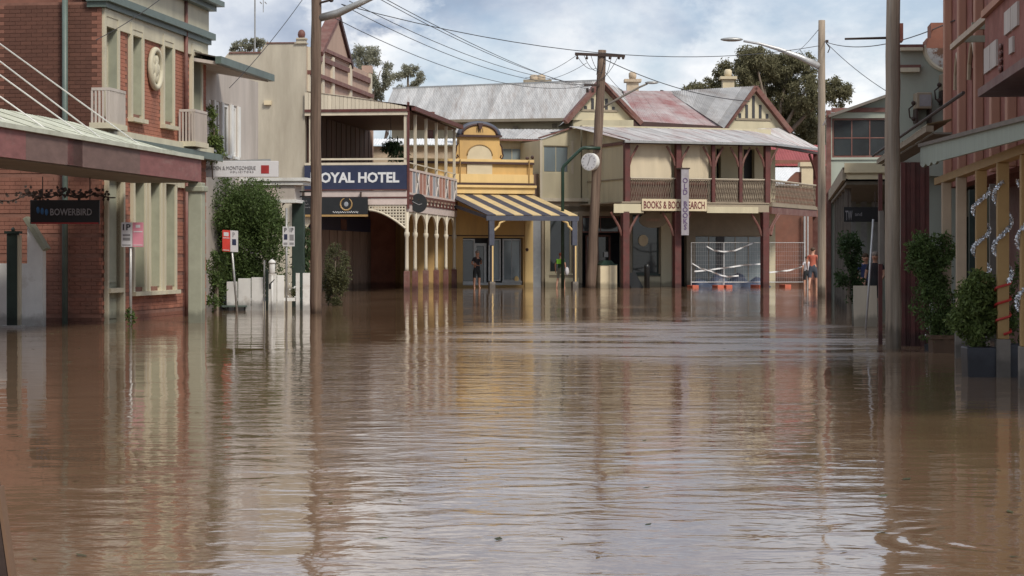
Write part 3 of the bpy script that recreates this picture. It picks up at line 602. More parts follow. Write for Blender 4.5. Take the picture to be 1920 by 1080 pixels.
text('lettering', 'GARDEN & MONTGOMERIE', 'greyl2', sg, FS_.pix(385, 0)[0], FS_.pix(480, 0)[0], FS_.pix(0, 318.5)[1], FS_.pix(0, 311.5)[1], -0.061, bold=0.0)
text('lettering', 'S O L I C I T O R S', 'greyl2', sg, FS_.pix(433, 0)[0], FS_.pix(476, 0)[0], FS_.pix(0, 324)[1], FS_.pix(0, 320.5)[1], -0.061, bold=0.0)
MB().box(FS_.pix(490, 0)[0], FS_.pix(505, 0)[0], -0.066, -0.06, FS_.pix(0, 325.5)[1], FS_.pix(0, 310)[1]).obj('red_square', 'red', sg)
MB().bar((x0-.5, .0, z1-.05), (x1-.2, .0, z1+.03), .05, .05).bar((x0-.6, 0, z0+.05), (x0+.1, 0, z0+.05), .05, .05).obj('support_arm', 'grey', sg)
# climber on the white house
f = At(405, 54.0); cl = thing(f, 'climbing_plant', 'leafy green climber hanging beside the far balconette of the brick building', 'plant')
zz = lambda py: CAMH-(py-HOR)*54.0/FPX
MB().path([(-0.1, 0.1, zz(336)), (-0.12, 0.1, zz(300)), (-0.05, 0.05, zz(250)), (-0.12, 0, zz(210))], 0.02, 6).obj('stem', 'bark', cl)
leaves('foliage', [(-0.02, 0, zz(283), .27, .25, .25), (-0.08, 0, zz(258), .2, .2, .35), (-0.14, 0, zz(222), .12, .15, .3)], 2600, 0.075, 'leaf_bright', cl, 11, 9, 0.5, 0.6)
# hedge and shrubs behind the fence
def shrub(name, label, px, Y, blobs, n, size, m, seed, group=None, cat='shrub', stems=True, clumps=16, **k):
    f = At(px, Y); th = thing(f, name, label, cat, group); bl = []
    for (x0, y0, x1, y1, dy, ry) in blobs:
        (a, zt), (c, zb) = f.pix(x0, y0, dy), f.pix(x1, y1, dy); bl.append(((a+c)/2, dy, (zt+zb)/2, abs(c-a)/2, ry, abs(zt-zb)/2))
    leaves('foliage', bl, n, size, m, th, seed, clumps, **k)
    if stems:
        for i, q in enumerate(bl):
            s = MB().path([(q[0]*0.5, q[1]*0.6, B0), (q[0]*0.8, q[1]*0.9, q[2]*0.5), (q[0], q[1], q[2]+q[5]*0.4)], [0.06, 0.04, 0.015], 6); s.obj('stem', 'bark', th)
    return th, f
shrub('hedge', 'big dense green hedge towering over the white fence boards', 455, 58.6, [(384, 335, 470, 450, 0, 1.2), (415, 345, 522, 470, .3, 1.2), (392, 420, 528, 540, 0, 1.0), (478, 385, 532, 480, -.3, .6), (390, 480, 500, 570, 0, .8)], 60000, 0.075, 'leaf_green', 21, cat='hedge', clumps=60, spread=0.44)
shrub('shrub', 'loose green shrub against the end of the brick building', 405, 55.5, [(390, 470, 425, 540, 0, .35), (388, 520, 420, 590, 0, .3)], 2600, 0.08, 'leaf_green', 22, 'shrubs beside the fence')
shrub('shrub', 'rounded olive shrub standing just past the tall timber pole', 626, 63, [(606, 466, 652, 545, 0, .6), (608, 510, 648, 575, 0, .5)], 6000, 0.075, 'leaf_olive', 23, 'shrubs beside the fence', clumps=24)
shrub('palm_shrub', 'narrow dark green strappy shrub behind the straight parking sign', 570, 61.5, [(556, 420, 582, 500, 0, .3), (548, 470, 580, 540, 0, .3)], 1300, 0.16, 'leaf_dark', 24, droop=1.2, aspect=0.25)
shrub('flowering_plant', 'low white flowered plant at the foot of the fence boards', 556, 58.3, [(544, 535, 578, 565, 0, .25)], 500, 0.08, 'leaf_olive', 25, cat='plant')
fl = bpy.data.objects['flowering_plant']; fb = MB(); rr = random.Random(5)
for k in range(26): fb.ell((rr.uniform(-.2, .3), rr.uniform(-.3, .05), rr.uniform(.28, .72)), (.022, .022, .02), 6, 4)
fb.obj('blossoms', 'white', fl)
# white fence
FF = At(500, 57.2); fe = thing(FF, 'white_fence', 'white painted board fence standing in the water before the hedge', 'fence')
for a, c, y0 in ((425, 445, 528), (446.5, 470, 522), (471.5, 493, 520), (503.5, 518.5, 513), (519.5, 532.5, 516), (554.5, 562, 512), (567.5, 581, 512)):
    (x0, z1), (x1, _) = FF.pix(a, y0), FF.pix(c, y0); MB().box(x0, x1, 0, 0.03, B0, z1).obj('board', 'white', fe, bevel=0.006)
MB().box(FF.pix(425, 0)[0], FF.pix(581, 0)[0], 0.035, 0.09, 0.25, 0.34).obj('fence_rail', 'white', fe)
MB().box(FF.pix(494.5, 0)[0], FF.pix(497, 0)[0], -0.02, 0.05, B0, FF.pix(0, 488)[1]).obj('fence_post', 'grey', fe)
MB().box(FF.pix(498.5, 0)[0], FF.pix(502.5, 0)[0], -0.02, 0.06, B0, FF.pix(0, 505)[1]).box(FF.pix(563.5, 0)[0], FF.pix(566.5, 0)[0], -0.02, 0.05, B0, FF.pix(0, 500)[1]).obj('fence_post', 'greend', fe)
f = At(510, 56.9); lt = thing(f, 'garden_lantern', 'white cylindrical lantern with dark straps on a slim post at the fence', 'lantern')
zz = lambda py: f.pix(0, py)[1]
MB().path([(0, 0, B0), (0, 0, zz(516))], 0.035, 8).obj('post', 'white', lt, True)
MB().lathe([(0.07, zz(513)), (0.08, zz(511)), (0.085, zz(496)), (0.075, zz(494))], n=12).obj('body', 'white', lt, True)
MB().lathe([(0.10, zz(494)), (0.10, zz(491.5)), (0.06, zz(488)), (0.01, zz(486))], n=12).obj('cap', 'white', lt, True)
MB().box(-0.07, -0.02, -0.1, -0.04, zz(542), zz(532)).bar((-0.05, -0.07, zz(532)), (0.07, -0.03, zz(524)), 0.015, 0.02).obj('meter_box', 'black', lt)
# green canopy post with black scroll frame
f = At(557, 61); gpz = thing(f, 'green_verandah_post', 'dark green verandah post with black scroll frame beneath the white canopy', 'post')
zz = lambda py: f.pix(0, py)[1]
MB().box(-0.15, 0.2, 0, 0.3, B0, zz(378)).obj('shaft', 'greend', gpz, bevel=0.02)
for dz in (0, 0.14): MB().path([(-0.42, -0.05, zz(376)-dz), (-0.28, -0.05, zz(367)-dz), (-0.1, -0.05, zz(360)-dz), (0.5, -0.05, zz(359)-dz)], 0.022, 6).obj('scroll_bracket', 'black', gpz)
# half drowned bench
f = At(442, 57.5); bn = thing(f, 'street_bench', 'grey green slatted bench half drowned beside the leaning sign', 'bench')
zz = lambda py: f.pix(0, py)[1]; s = 57.5/FPX
for i in range(3): MB().box(-24*s, -7*s, 0.02*i, 0.02*i+0.025, zz(569-7*i), zz(564-7*i)).obj('back_slat', 'gutter', bn)
for i in range(3): MB().box(-22*s, 24*s, -0.45+0.14*i, -0.34+0.14*i, zz(575), zz(572)).obj('seat_slat', 'gutter', bn)
for x in (-21*s, -11*s, 2*s, 20*s): MB().box(x-0.02, x+0.02, -0.4, -0.36, B0, zz(575)).obj('leg', 'black', bn)

# ------------------------------------------------------------------ tall timber pole with lamp arm
def pole(name, label, px, Y, r0, r1, ztop, m, lean=0.0, seed=1, group='timber poles along the street'):
    f = At(px, Y); th = thing(f, name, label, 'pole', group); rr = random.Random(seed); pts = []; rs = []; n = 14
    for i in range(n+1):
        t = i/n; zz = B0 + (ztop-B0)*t; pts.append((lean*zz + rr.uniform(-.012, .012), rr.uniform(-.01, .01), zz)); rs.append((r0+(r1-r0)*t)*rr.uniform(.97, 1.03))
    MB().path(pts, rs, 14).obj('shaft', m, th, True); return th, f
pl, f = pole('timber_pole', 'tall brown timber pole beside the fence carrying a thick lamp arm', 592.5, 54.0, 0.15, 0.125, 9.6, 'wood', seed=2)
zz = lambda py: f.pix(0, py)[1]
MB().path([(0.08, 0, zz(34)), (0.55, -0.1, zz(26)), (1.0, -0.2, zz(12)), (1.7, -0.35, zz(-10))], [0.10, 0.105, 0.085, 0.06], 12).obj('lamp_arm', 'grey', pl, True)
MB().ell((2.1, -0.42, zz(-16)), (0.45, 0.16, 0.09)).obj('lamp_head', 'grey', pl, True)
MB().path([(0.12, -0.1, zz(6)), (0.35, -0.15, zz(2))], 0.03, 6).ell((0.4, -0.15, zz(2)), (0.06, 0.06, 0.05)).obj('insulator', 'iron', pl)
# ------------------------------------------------------------------ Royal hotel
FH = Fr(-4.19, 86.0, YL); ht = thing(FH, 'hotel', 'two storey cream and maroon corner hotel with arched posts and upper verandah', 'hotel')
VD = 4.25; E = END(); eu = lambda px, py=480, x=0.0: FH.pixu(px, py, x)[0]; ez = lambda py, px=700, x=0.0: FH.pixu(px, py, x)[1]
LH = FH.pix(694, 300, VD)[0]
zfl = ez(366); zro = ez(206); zgr = ez(172, 600)
# side wall facing the street end, stepped top with coping
aw0 = -9.0
prof = [(aw0, B0), (-VD, B0), (-VD, ez(72, 568)), (eu(555), ez(72, 555)), (eu(555), ez(79, 555)), (eu(500), ez(79, 500)), (eu(488), ez(97, 488)), (eu(430), ez(97, 430)), (eu(418), ez(112, 418)), (aw0, ez(112, 400))]
MB(E).prism(prof, 0.0, 0.35).obj('side_wall', 'hotelw', ht)
MB(E).box(eu(500), eu(556), -0.04, 0.4, ez(79), ez(77)).box(eu(430), eu(489), -0.05, 0.4, ez(97), ez(94.5)).obj('coping', 'maroonb', ht)
MB(E).box(eu(556), -VD+0.03, -0.05, 0.4, ez(72), ez(69)).box(eu(553), -VD+0.06, -0.08, 0.4, ez(80), ez(78)).obj('pier_cap', 'hotelw', ht)
MB(E).ell(((eu(556)-VD)/2, 0.15, ez(62)), (0.16, 0.16, 0.2)).obj('ball_finial', 'maroonb', ht, True)
MB(E).box(eu(496), eu(509), -0.12, 0.0, ez(195), ez(187)).obj('vent_box', 'niche', ht)
MB().box(0.5, LH, VD+0.4, VD+7, B0, 8.6).obj('rear_mass', 'hotelp', ht)
# street front, ground and upper floor behind the verandah
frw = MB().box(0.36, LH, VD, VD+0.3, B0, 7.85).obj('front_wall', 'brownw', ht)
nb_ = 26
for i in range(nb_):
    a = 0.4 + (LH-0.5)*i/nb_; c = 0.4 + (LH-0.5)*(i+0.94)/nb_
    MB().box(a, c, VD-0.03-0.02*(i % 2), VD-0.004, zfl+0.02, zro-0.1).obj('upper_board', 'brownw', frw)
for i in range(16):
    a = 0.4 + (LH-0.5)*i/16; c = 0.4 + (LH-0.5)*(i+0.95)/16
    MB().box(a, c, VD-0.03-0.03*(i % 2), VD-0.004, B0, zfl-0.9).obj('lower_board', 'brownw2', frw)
MB().box(0.5, LH-0.5, VD-0.12, VD-0.06, zfl-1.35, zfl-0.75).obj('beer_sign', 'navy', frw)
for q in (1.2, 6.4): MB().box(q, q+1.2, VD-0.14, VD-0.12, zfl-1.3, zfl-0.85).obj('sign_panel', 'maroonb', frw)
# parapet over the street front
def px_(px, y=VD): return FH.pix(px, 200, y)[0]
def pz_(px, py, y=VD): return FH.pix(px, py, y)[1]
zpt = 10.0
pr = MB().box(0.36, LH, VD-0.02, VD+0.28, 7.853, zpt).obj('parapet', 'hotelp', ht)
xa, xb = px_(601), px_(653); xm = px_(631); zap = 11.75
MB().prism([(xa, zpt+0.003), (xb, zpt+0.003), (xm, zap)], VD-0.06, VD+0.3).obj('gable_field', 'hotelp', pr)
MB().bar((xa-0.35, VD+0.1, zpt-0.1), (xm, VD+0.1, zap+0.12), 0.55, 0.20, (0, 0, 1)).obj('gable_barge', 'maroonb', pr); MB().bar((xb+0.35, VD+0.1, zpt-0.1), (xm, VD+0.1, zap+0.12), 0.55, 0.20, (0, 0, 1)).obj('gable_barge', 'choc', pr)
MB().box(xa, xb, VD-0.16, VD-0.065, zpt+0.05, zpt+0.2).obj('gable_moulding', 'maroonb', pr)
MB().box(0.36, LH, VD-0.18, VD-0.022, 8.86, 9.03).obj('string_moulding', 'maroonb', pr)
MB().box(0.8, xa-0.2, VD-0.14, VD-0.022, 9.58, 9.78).obj('top_moulding', 'maroonb', pr); MB().box(xa+0.3, xb-0.3, VD-0.14, VD-0.022, 9.6, 9.8).obj('top_moulding', 'maroonb', pr); MB().box(xb+0.4, LH-0.55, VD-0.14, VD-0.022, 9.5, 9.75).obj('top_moulding', 'maroonb', pr)
for q in (0.37, xa-0.15, xa+(xb-xa)*.33, xb-0.1, LH-0.5): MB().box(q, q+0.42, VD-0.12, VD-0.021, 7.9, zpt-0.02).obj('pilaster', 'hcream', pr)
MB().box(LH-0.5, LH-0.05, VD-0.14, VD+0.3, zpt+0.003, zpt+0.35).obj('end_pier', 'hotelp', pr)
# verandah roof, its boarded end, beams
zgut = pz_(858, 246, 0.0)
LV = FH.pix(856, 300, 0)[0]
roof_sheets(ht, None, (-0.15, -0.25, zgut+0.25), (LV+0.2, -0.25, zgut+0.25), (-0.15, VD-0.1, zgr), (LV+0.2, VD-0.1, zgr), 14, 'maroonb', 0.012, 4)
MB().box(-0.1, LV+0.15, -0.3, -0.16, zgut+0.08, zgut+0.26).obj('verandah_gutter', 'maroon', ht)
nbd = 26; a0, a1 = -VD+0.02, -0.05
for i in range(nbd):
    p, q = a0+(a1-a0)*i/nbd, a0+(a1-a0)*(i+0.93)/nbd
    zt = lambda a: zgr - 0.03 - (zgr-(zgut+0.25)) * ((a-a0)/(a1-a0))**1.6
    MB(E).add([(p, -0.12, zro+0.02), (q, -0.12, zro+0.02), (q, -0.12, zt(q)), (p, -0.12, zt(p)), (p, -0.08, zro+0.02), (q, -0.08, zro+0.02), (q, -0.08, zt(q)), (p, -0.08, zt(p))],
              [(0, 1, 2, 3), (7, 6, 5, 4), (1, 5, 6, 2), (4, 0, 3, 7), (3, 2, 6, 7), (0, 4, 5, 1)]).obj('end_board', 'hcream', ht)
MB(E).box(a0, a1+0.1, -0.16, -0.06, zro-0.08, zro+0.03).obj('end_beam', 'maroon', ht)
MB(E).box(a0, a1+0.05, -0.12, -0.02, zro-0.22, zro-0.085).obj('end_beam_trim', 'hcream', ht)
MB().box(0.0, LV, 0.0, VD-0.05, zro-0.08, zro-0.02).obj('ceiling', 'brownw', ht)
MB().box(-0.05, LV+0.05, -0.05, VD-0.08, zfl-0.16, zfl).obj('verandah_floor', 'brownw2', ht)
# posts
xsP = [FH.pix(p, 450, 0)[0] for p in (762, 781, 801, 820.5, 838.5, 854)]
xsP[0] = 0.06
for x in xsP:
    lp = MB().lathe([(0.085, 0.85), (0.075, 1.0), (0.07, 2.2), (0.11, 2.3), (0.11, 2.4), (0.075, 2.45), (0.08, zfl-0.17)], (x, 0.06, 0), 10).obj('lower_post', 'hcream', ht, True)
    MB().box(x-0.11, x+0.11, -0.05, 0.17, B0, 0.85).obj('post_base', 'maroonb', lp, bevel=0.015)
    MB().box(x-0.06, x+0.06, 0.0, 0.12, zfl, zro-0.02).obj('upper_post', 'hcream', ht, bevel=0.01)
MB(E).box(-VD+0.18, -VD+0.3, -0.02, 0.1, zfl, zro-0.1).obj('upper_post', 'hcream', ht)
MB(E).box(-0.16, -0.03, -0.06, 0.10, zfl, zro-0.1).obj('upper_post', 'hcream', ht); MB(E).box(-0.025, 0.06, -0.1, 0.02, zfl-0.55, zro+0.3).obj('corner_pipe', 'maroon', ht)
# arches, frieze, balustrade along the street
zfr0, zfr1 = zfl-0.66, zfl-0.36
MB().box(-0.02, LV, -0.02, 0.13, zfr0, zfr1).obj('frieze', 'hpink', ht)
MB().box(-0.02, LV, -0.05, 0.1, zfr1, zfr1+0.06).box(-0.02, LV, -0.06, 0.02, zfl-0.06, zfl+0.03).obj('frieze_line', 'maroon', ht)
MB().box(-0.02, LV, 0.0, 0.08, zfr1+0.06, zfl-0.17).obj('bracket_band', 'hcream', ht)
for i in range(14):
    x = 0.4 + (LV-0.8)*i/13; MB().box(x-0.05, x+0.05, -0.08, 0.0, zfr1+0.02, zfl-0.08).obj('bracket', 'maroon', ht)
for a, c in zip(xsP, xsP[1:]):
    mxx = (a+c)/2; zsp = 2.42; zap2 = zfr0 - 0.08
    for s, e in ((a, mxx), (c, mxx)):
        k = 7; cur = [(s+(e-s)*(0.06+0.94*(1-math.cos(math.pi/2*j/k))), zsp+(zap2-zsp)*math.sin(math.pi/2*j/k)) for j in range(k+1)]
        MB().prism([(s, zsp), *cur, (e, zfr0-0.004), (s, zfr0-0.004)], 0.02, 0.10).obj('arch_spandrel', 'hcream', ht)
zb0, zb1 = zfl+0.12, zfl+1.0; segs = 15
MB().box(0.1, LV, -0.03, 0.06, zb0-0.09, zb0).box(0.1, LV, -0.03, 0.06, zb1, zb1+0.09).obj('balustrade_rail', 'hpink', ht)
MB().box(0.1, LV, 0.0, 0.03, zb1+0.30, zb1+0.345).obj('hand_rail', 'hcream', ht)
for i in range(segs):
    a = 0.1+(LV-0.1)*i/segs; c = 0.1+(LV-0.1)*(i+1)/segs; kind = i % 3
    MB().box(a+0.03, c-0.03, 0.0, 0.03, zb0, zb1).obj('balustrade_panel', ['orange', 'bluegrey', 'bluegrey'][kind] if i % 2 else ['orange', 'orange', 'bluegrey'][kind], ht)
    MB().box(c-0.03, c+0.03, -0.02, 0.04, zb0, zb1).obj('baluster', 'hpink', ht)
    if kind == 2: MB().bar((a+0.03, -0.015, zb0), (c-0.03, -0.015, zb1), 0.05, 0.03).bar((a+0.03, -0.012, zb1), (c-0.03, -0.012, zb0), 0.05, 0.03).obj('cross_brace', 'pinkw', ht)
# end face: name board, bands, lattice brackets
sb = MB(E).box(-VD+0.02, -0.03, -0.16, -0.10, ez(357), ez(310)).obj('name_board', 'navy', ht)
MB(E).box(-VD+0.02, -0.03, -0.165, -0.155, ez(357), ez(355)).obj('board_line', 'maroon', sb)
text('lettering', 'R', 'letter', sb, eu(584), eu(600), ez(343), ez(323), -0.165, E, 0.035); text('lettering', 'OYAL HOTEL', 'letter', sb, eu(602.5), eu(750), ez(343), ez(323), -0.165, E, 0.035)
MB(E).box(-VD+0.02, -0.03, -0.14, -0.04, ez(309.5), ez(305)).box(-VD+0.25, -0.05, -0.06, -0.02, ez(300), ez(296.5)).obj('end_rail', 'hcream', ht)
MB(E).box(-VD+0.02, -0.03, -0.11, -0.03, ez(369), ez(357.3)).obj('end_band', 'hpink', ht)
MB(E).box(-VD+0.02, -0.03, -0.13, -0.02, ez(371.5), ez(369.2)).obj('end_band_line', 'maroon', ht)
MB(E).box(-VD+0.02, -0.03, -0.10, -0.03, ez(384), ez(371.7)).obj('end_frieze', 'hpink', ht)
def lattice(sgn, a_out, a_in, zt, zlow, zin):
    b_ = MB(E); n = 15; cur = []
    for j in range(n+1):
        t_ = j/n; cur.append((a_in+(a_out-a_in)*t_, zin+(zlow-zin)*(t_**1.7)))
    pts = [(c[0], 0, c[1]) for c in cur]; lt_ = b_
    lt_.path([(p[0], -0.05, p[2]) for p in pts], 0.045, 6)
    k = 12
    for j in range(k+1):
        t_ = j/k; a = a_in+(a_out-a_in)*t_; zl = zin+(zlow-zin)*(t_**1.7)
        if zt - zl > 0.05: lt_.box(a-0.028, a+0.028, -0.062, -0.04, zl, zt)
    nz = 8
    for j in range(nz):
        z_ = zt - 0.05 - j*(zt-zlow)/nz
        tt = 0 if z_ > zin else ((z_-zin)/(zlow-zin))**(1/1.7)
        lt_.box(a_in+(a_out-a_in)*tt, a_out, -0.066, -0.045, z_-0.028, z_+0.028)
    return lt_.obj('lattice_bracket', 'hcream', ht)
lattice(1, -0.10, eu(693), ez(384), ez(428), ez(394)); lattice(-1, -VD+0.05, eu(610), ez(384), ez(428), ez(394))
# hotel's hanging signs and fern
FBS = FH; bs = thing(FH, 'black_hotel_board', 'long black board with gold wreath hung under the hotel name board', 'sign')
a0_, a1_ = eu(552), eu(692); zb_, zt_ = ez(402), ez(370)
MB(E).box(a0_, a1_, -0.30, -0.22, zb_, zt_).obj('board', 'black', bs)
MB(E).box(a0_, a1_, -0.31, -0.21, zb_-0.09, zb_-0.01).obj('gold_edge', 'mustard', bs)
wc_ = (eu(652), ez(383)); rr_ = 11/46.5
MB(E).path([(wc_[0]+rr_*math.cos(t_*.45+1.9), -0.31, wc_[1]+rr_*1.05*math.sin(t_*.45+1.9)) for t_ in range(13)], [0.02+0.018*math.sin(k*.26) for k in range(13)], 6).obj('gold_wreath', 'mustard', bs)
MB(E).ell((wc_[0], -0.305, wc_[1]), (0.09, 0.01, 0.10)).obj('crest', 'bluegrey', bs)
MB(E).path([(eu(627)+k*0.028, -0.305, ez(398)+0.035*math.sin(k*1.9)*(1.5 if k % 9 == 0 else 1)) for k in range(38)], 0.011, 4).obj('script_line', 'letter', bs)
for r_ in range(3): MB(E).path([(eu(566)+r_*0.06+k*0.04, -0.305, ez(377+6*r_)+0.015*math.sin(k*2.3)) for k in range(8)], 0.008, 4).obj('script_line', 'greyl2', bs)
for a in (a0_+0.4, a1_-0.3): MB(E).box(a-0.02, a+0.02, -0.28, -0.1, zt_, zt_+0.22).obj('hanger', 'iron', bs)
ov = thing(FH, 'oval_sign', 'dark oval sign hanging off the corner of the hotel verandah', 'sign')
oc = (eu(785, 380, 1.0), ez(380)); To = lambda v: Vector((1.0 + v[0]*0.35 + v[1], -oc[0] - v[0]*0.9, v[2]))
MB(To).prism([(0.36*math.cos(k*math.pi/12), oc[1]+0.39*math.sin(k*math.pi/12)) for k in range(24)], -0.04, 0.04).obj('board', 'black', ov)
MB(To).path([(-0.25, -0.05, oc[1]+0.06), (-0.1, -0.05, oc[1]-0.02), (0.02, -0.05, oc[1]-0.07), (0.15, -0.05, oc[1]-0.03)], 0.015, 5).obj('script_line', 'greyl2', ov)
MB().box(0.95, 1.05, -oc[0]-0.02, 0.0, zfl-0.2, zfl-0.14).obj('bracket_arm', 'iron', ov)
f = Fr(*FH.w(3.4, 1.35).xy, 0); fn = thing(f, 'hanging_fern', 'green fern basket hanging in the upper hotel verandah', 'plant', z=0)
MB().path([(0, 0, ez(255)), (0, 0, zro-0.08)], 0.012, 5).obj('chain', 'iron', fn); MB().ell((0, 0, ez(264)), (0.2, 0.2, 0.13)).obj('basket', 'iron', fn)
leaves('fronds', [(0.05, 0, ez(264), .65, .5, .2), (0.3, 0, ez(280), .35, .3, .3)], 900, 0.26, 'leaf_dark', fn, 9, 9, 0.5, 1.6, 0.2)
# far end of the hotel's ground floor: brick wing
MB().box(LH, LH+0.3, 2.35, VD+0.3, B0, 3.7).obj('brick_wing', 'brick', ht)
MB().box(LH+.003, LH+0.3, VD-0.1, VD+2, 3.7, 7.85).obj('end_wall', 'hotelp', ht)
f = Fr(*FH.w(3.0, VD+1.0).xy, 0); an = thing(f, 'antenna_mast', 'thin television antenna mast rising above the hotel roof', 'antenna')
q = (478-960)*f.o.y/FPX - f.o.x
MB().path([(q, 0, 8.4), (q, 0, 13)], 0.035, 6).obj('mast', 'grey', an)
MB().bar((q, 0, 12.4), (q+0.7, 0, 12.4), 0.03, 0.03).bar((q+0.25, -.3, 12.1), (q+0.25, .3, 12.1), 0.03, 0.03).bar((q+0.45, -.3, 12.1), (q+0.45, .3, 12.1), 0.03, 0.03).bar((q+0.35, 0, 11.7), (q+0.35, 0, 12.4), 0.03, 0.03).obj('elements', 'grey', an)
# ------------------------------------------------------------------ far block on the cross street
FK = Fr(5.2, 96.6, YK); WY = 5.0
kx = lambda px, y=WY, py=480: FK.pix(px, py, y)[0]
kz = lambda py, px=1000, y=WY: FK.pix(px, py, y)[1]
# ---- yellow shop
ys = thing(Fr(*FK.w(kx(930), WY).xy, YK), 'yellow_shop', 'small yellow rendered shop with arched parapet and striped street awning', 'shop')
FYS = Fr(*FK.w(kx(930), WY).xy, YK); yx = lambda px, py=480, y=0.0: FYS.pix(px, py, y)[0]; yz = lambda py, px=930, y=0.0: FYS.pix(px, py, y)[1]
x0, x1 = yx(762), yx(999); zc = yz(346)
sf = [(yx(868), yx(981), B0+0.5, yz(446))]
MB().wall(x0, x1, B0, zc, 0, 0.3, sf).obj('front_wall', 'yellow', ys)
MB().box(x0, x1, 0.9, 3.6, B0, zc+0.3).obj('rear_mass', 'yellow', ys)
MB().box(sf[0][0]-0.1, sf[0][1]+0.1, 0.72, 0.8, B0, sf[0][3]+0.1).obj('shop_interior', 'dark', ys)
MB().box(x0, x1, 0, 0.3, zc, yz(300)).obj('parapet', 'yellow', ys)
MB().box(x0, x1+0.02, -0.14, 0.0, yz(308), yz(304)).obj('parapet_line', 'choc', ys)
MB().box(x0, x1+0.03, -0.10, 0.32, yz(304)+0.004, yz(299)).obj('parapet_cap', 'yellowl', ys)
MB().box(x0, x1, -0.12, 0.0, yz(343), yz(327)).obj('ledge_band', 'yellowl', ys)
MB().box(x0, x1+0.04, -0.18, 0.0, yz(347), yz(343.5)).obj('cornice_line', 'choc', ys)
MB().box(x0, x1+0.1, -0.26, 0.0, yz(352), yz(347.5)).box(x0, x1+0.04, -0.16, 0.0, yz(363), yz(352.3)).obj('cornice', 'yellowl', ys)
t0, t1 = yx(861), yx(936); zt0 = yz(258)
MB().box(t0, t1, -0.06, 0.34, yz(300)+0.01, zt0).obj('tower', 'yellow', ys)
MB().box(t0-0.05, t1+0.08, -0.2, 0.36, zt0, zt0+0.1).obj('tower_line', 'choc', ys)
cxm = (t0+t1)/2; rw = (t1-t0)/2; rh = yz(232)-zt0-0.1
arc = [(cxm+rw*0.88*math.cos(math.pi*k/16), zt0+0.1+rh*0.9*math.sin(math.pi*k/16)) for k in range(17)]
MB().prism(arc, -0.05, 0.3).obj('pediment_field', 'yellow', ys)
MB().path([(cxm+rw*0.98*math.cos(math.pi*k/16), 0.05, zt0+0.08+rh*math.sin(math.pi*k/16)) for k in range(17)], 0.13, 8).obj('pediment_arch', 'slate', ys, True)
MB().path([(cxm+rw*0.86*math.cos(math.pi*k/16), -0.07, zt0+0.12+rh*.86*math.sin(math.pi*k/16)) for k in range(17)], 0.05, 6).obj('pediment_inner_arch', 'choc', ys, True)
MB().prism([(cxm-0.13, zt0+0.1+rh*1.0), (cxm+0.13, zt0+0.1+rh*1.0), (cxm+0.05, zt0+rh*0.68), (cxm-0.05, zt0+rh*0.68)], -0.2, 0.0).obj('keystone', 'choc', ys)
text('date_lettering', '1911', 'choc', ys, cxm-0.16, cxm+0.16, zt0+0.22, zt0+0.42, -0.052, bold=0.0)
n0, n1 = yx(875), yx(922); zn = yz(292); nr = (n1-n0)/2; zni = yz(327)+0.003
niche = [(n0, zni), (n1, zni)] + [((n0+n1)/2+nr*math.cos(math.pi*k/14), zn+(yz(272)-zn)*math.sin(math.pi*k/14)) for k in range(15)]
MB().prism(niche, -0.075, -0.0).obj('blind_arch', 'niche', ys)
MB().path([((n0+n1)/2+nr*math.cos(math.pi*k/14), -0.08, zn+(yz(272)-zn)*math.sin(math.pi*k/14)) for k in range(15)], 0.03, 6).obj('blind_arch_moulding', 'mustard', ys, True)
for sx, bx in ((1, t1), (-1, t0)):
    MB().path([(bx+sx*0.05, 0, yz(270)), (bx+sx*0.13, 0, yz(276)), (bx+sx*0.15, 0, yz(284)), (bx+sx*0.2, 0, yz(292)), (bx+sx*0.13, 0, yz(298)), (bx+sx*0.05, 0, yz(295)), (bx+sx*0.1, 0, yz(291))], 0.035, 6).obj('scroll', 'choc', ys)
    MB().prism([(bx, yz(270)), (bx+sx*0.12, yz(276)), (bx+sx*0.14, yz(284)), (bx+sx*0.18, yz(292)), (bx+sx*0.12, yz(299)), (bx, yz(299))], 0.0, 0.2).obj('scroll_field', 'yellow', ys)
for px in (861, 990): MB().path([(yx(px), -0.15, yz(346)), (yx(px), -0.15, yz(300))], 0.03, 6).obj('downpipe', 'mustard', ys)
MB().ell((x1-0.02, 0, yz(294)), (0.08, 0.08, 0.09)).ell((x1-0.28, 0, yz(296)), (0.09, 0.08, 0.08)).obj('finial', 'choc', ys)
# shopfront
o = window(ys, yx(945), yx(980), yz(527), yz(448), 0.2, 'grey', 'glassb', 2, 1, 0.07, 0.1, True)
o = window(ys, yx(868), yx(893), yz(530), yz(448), 0.2, 'grey', 'glass', 1, 1, 0.07, 0.1, True)
dr = window(ys, yx(895), yx(918), B0, yz(456), 0.45, 'grey', 'glass', 1, 1, 0.12, 0.08, False, name='shop_door')
window(ys, yx(920), yx(943), yz(527), yz(448), 0.3, 'grey', 'glassb', 1, 1, 0.07, 0.1, False)
MB().box(sf[0][0], sf[0][1], 0.15, 0.35, B0, yz(530)).obj('stall_riser', 'grey', ys)
MB().ell((yx(971), 0.17, yz(523)), (0.11, 0.01, 0.13)).obj('window_sticker', 'yellowl', ys)
MB().box(yx(840), yx(983), -0.02, 0.02, yz(443), yz(441)).obj('head_trim', 'choc', ys)
MB().ell((yx(987.5), -0.05, yz(468)), (0.08, 0.05, 0.08)).obj('wall_lamp', 'choc', ys)
MB().box(yx(984), x1, -0.05, 0.02, B0, yz(404)).obj('pilaster', 'yellowl', ys)
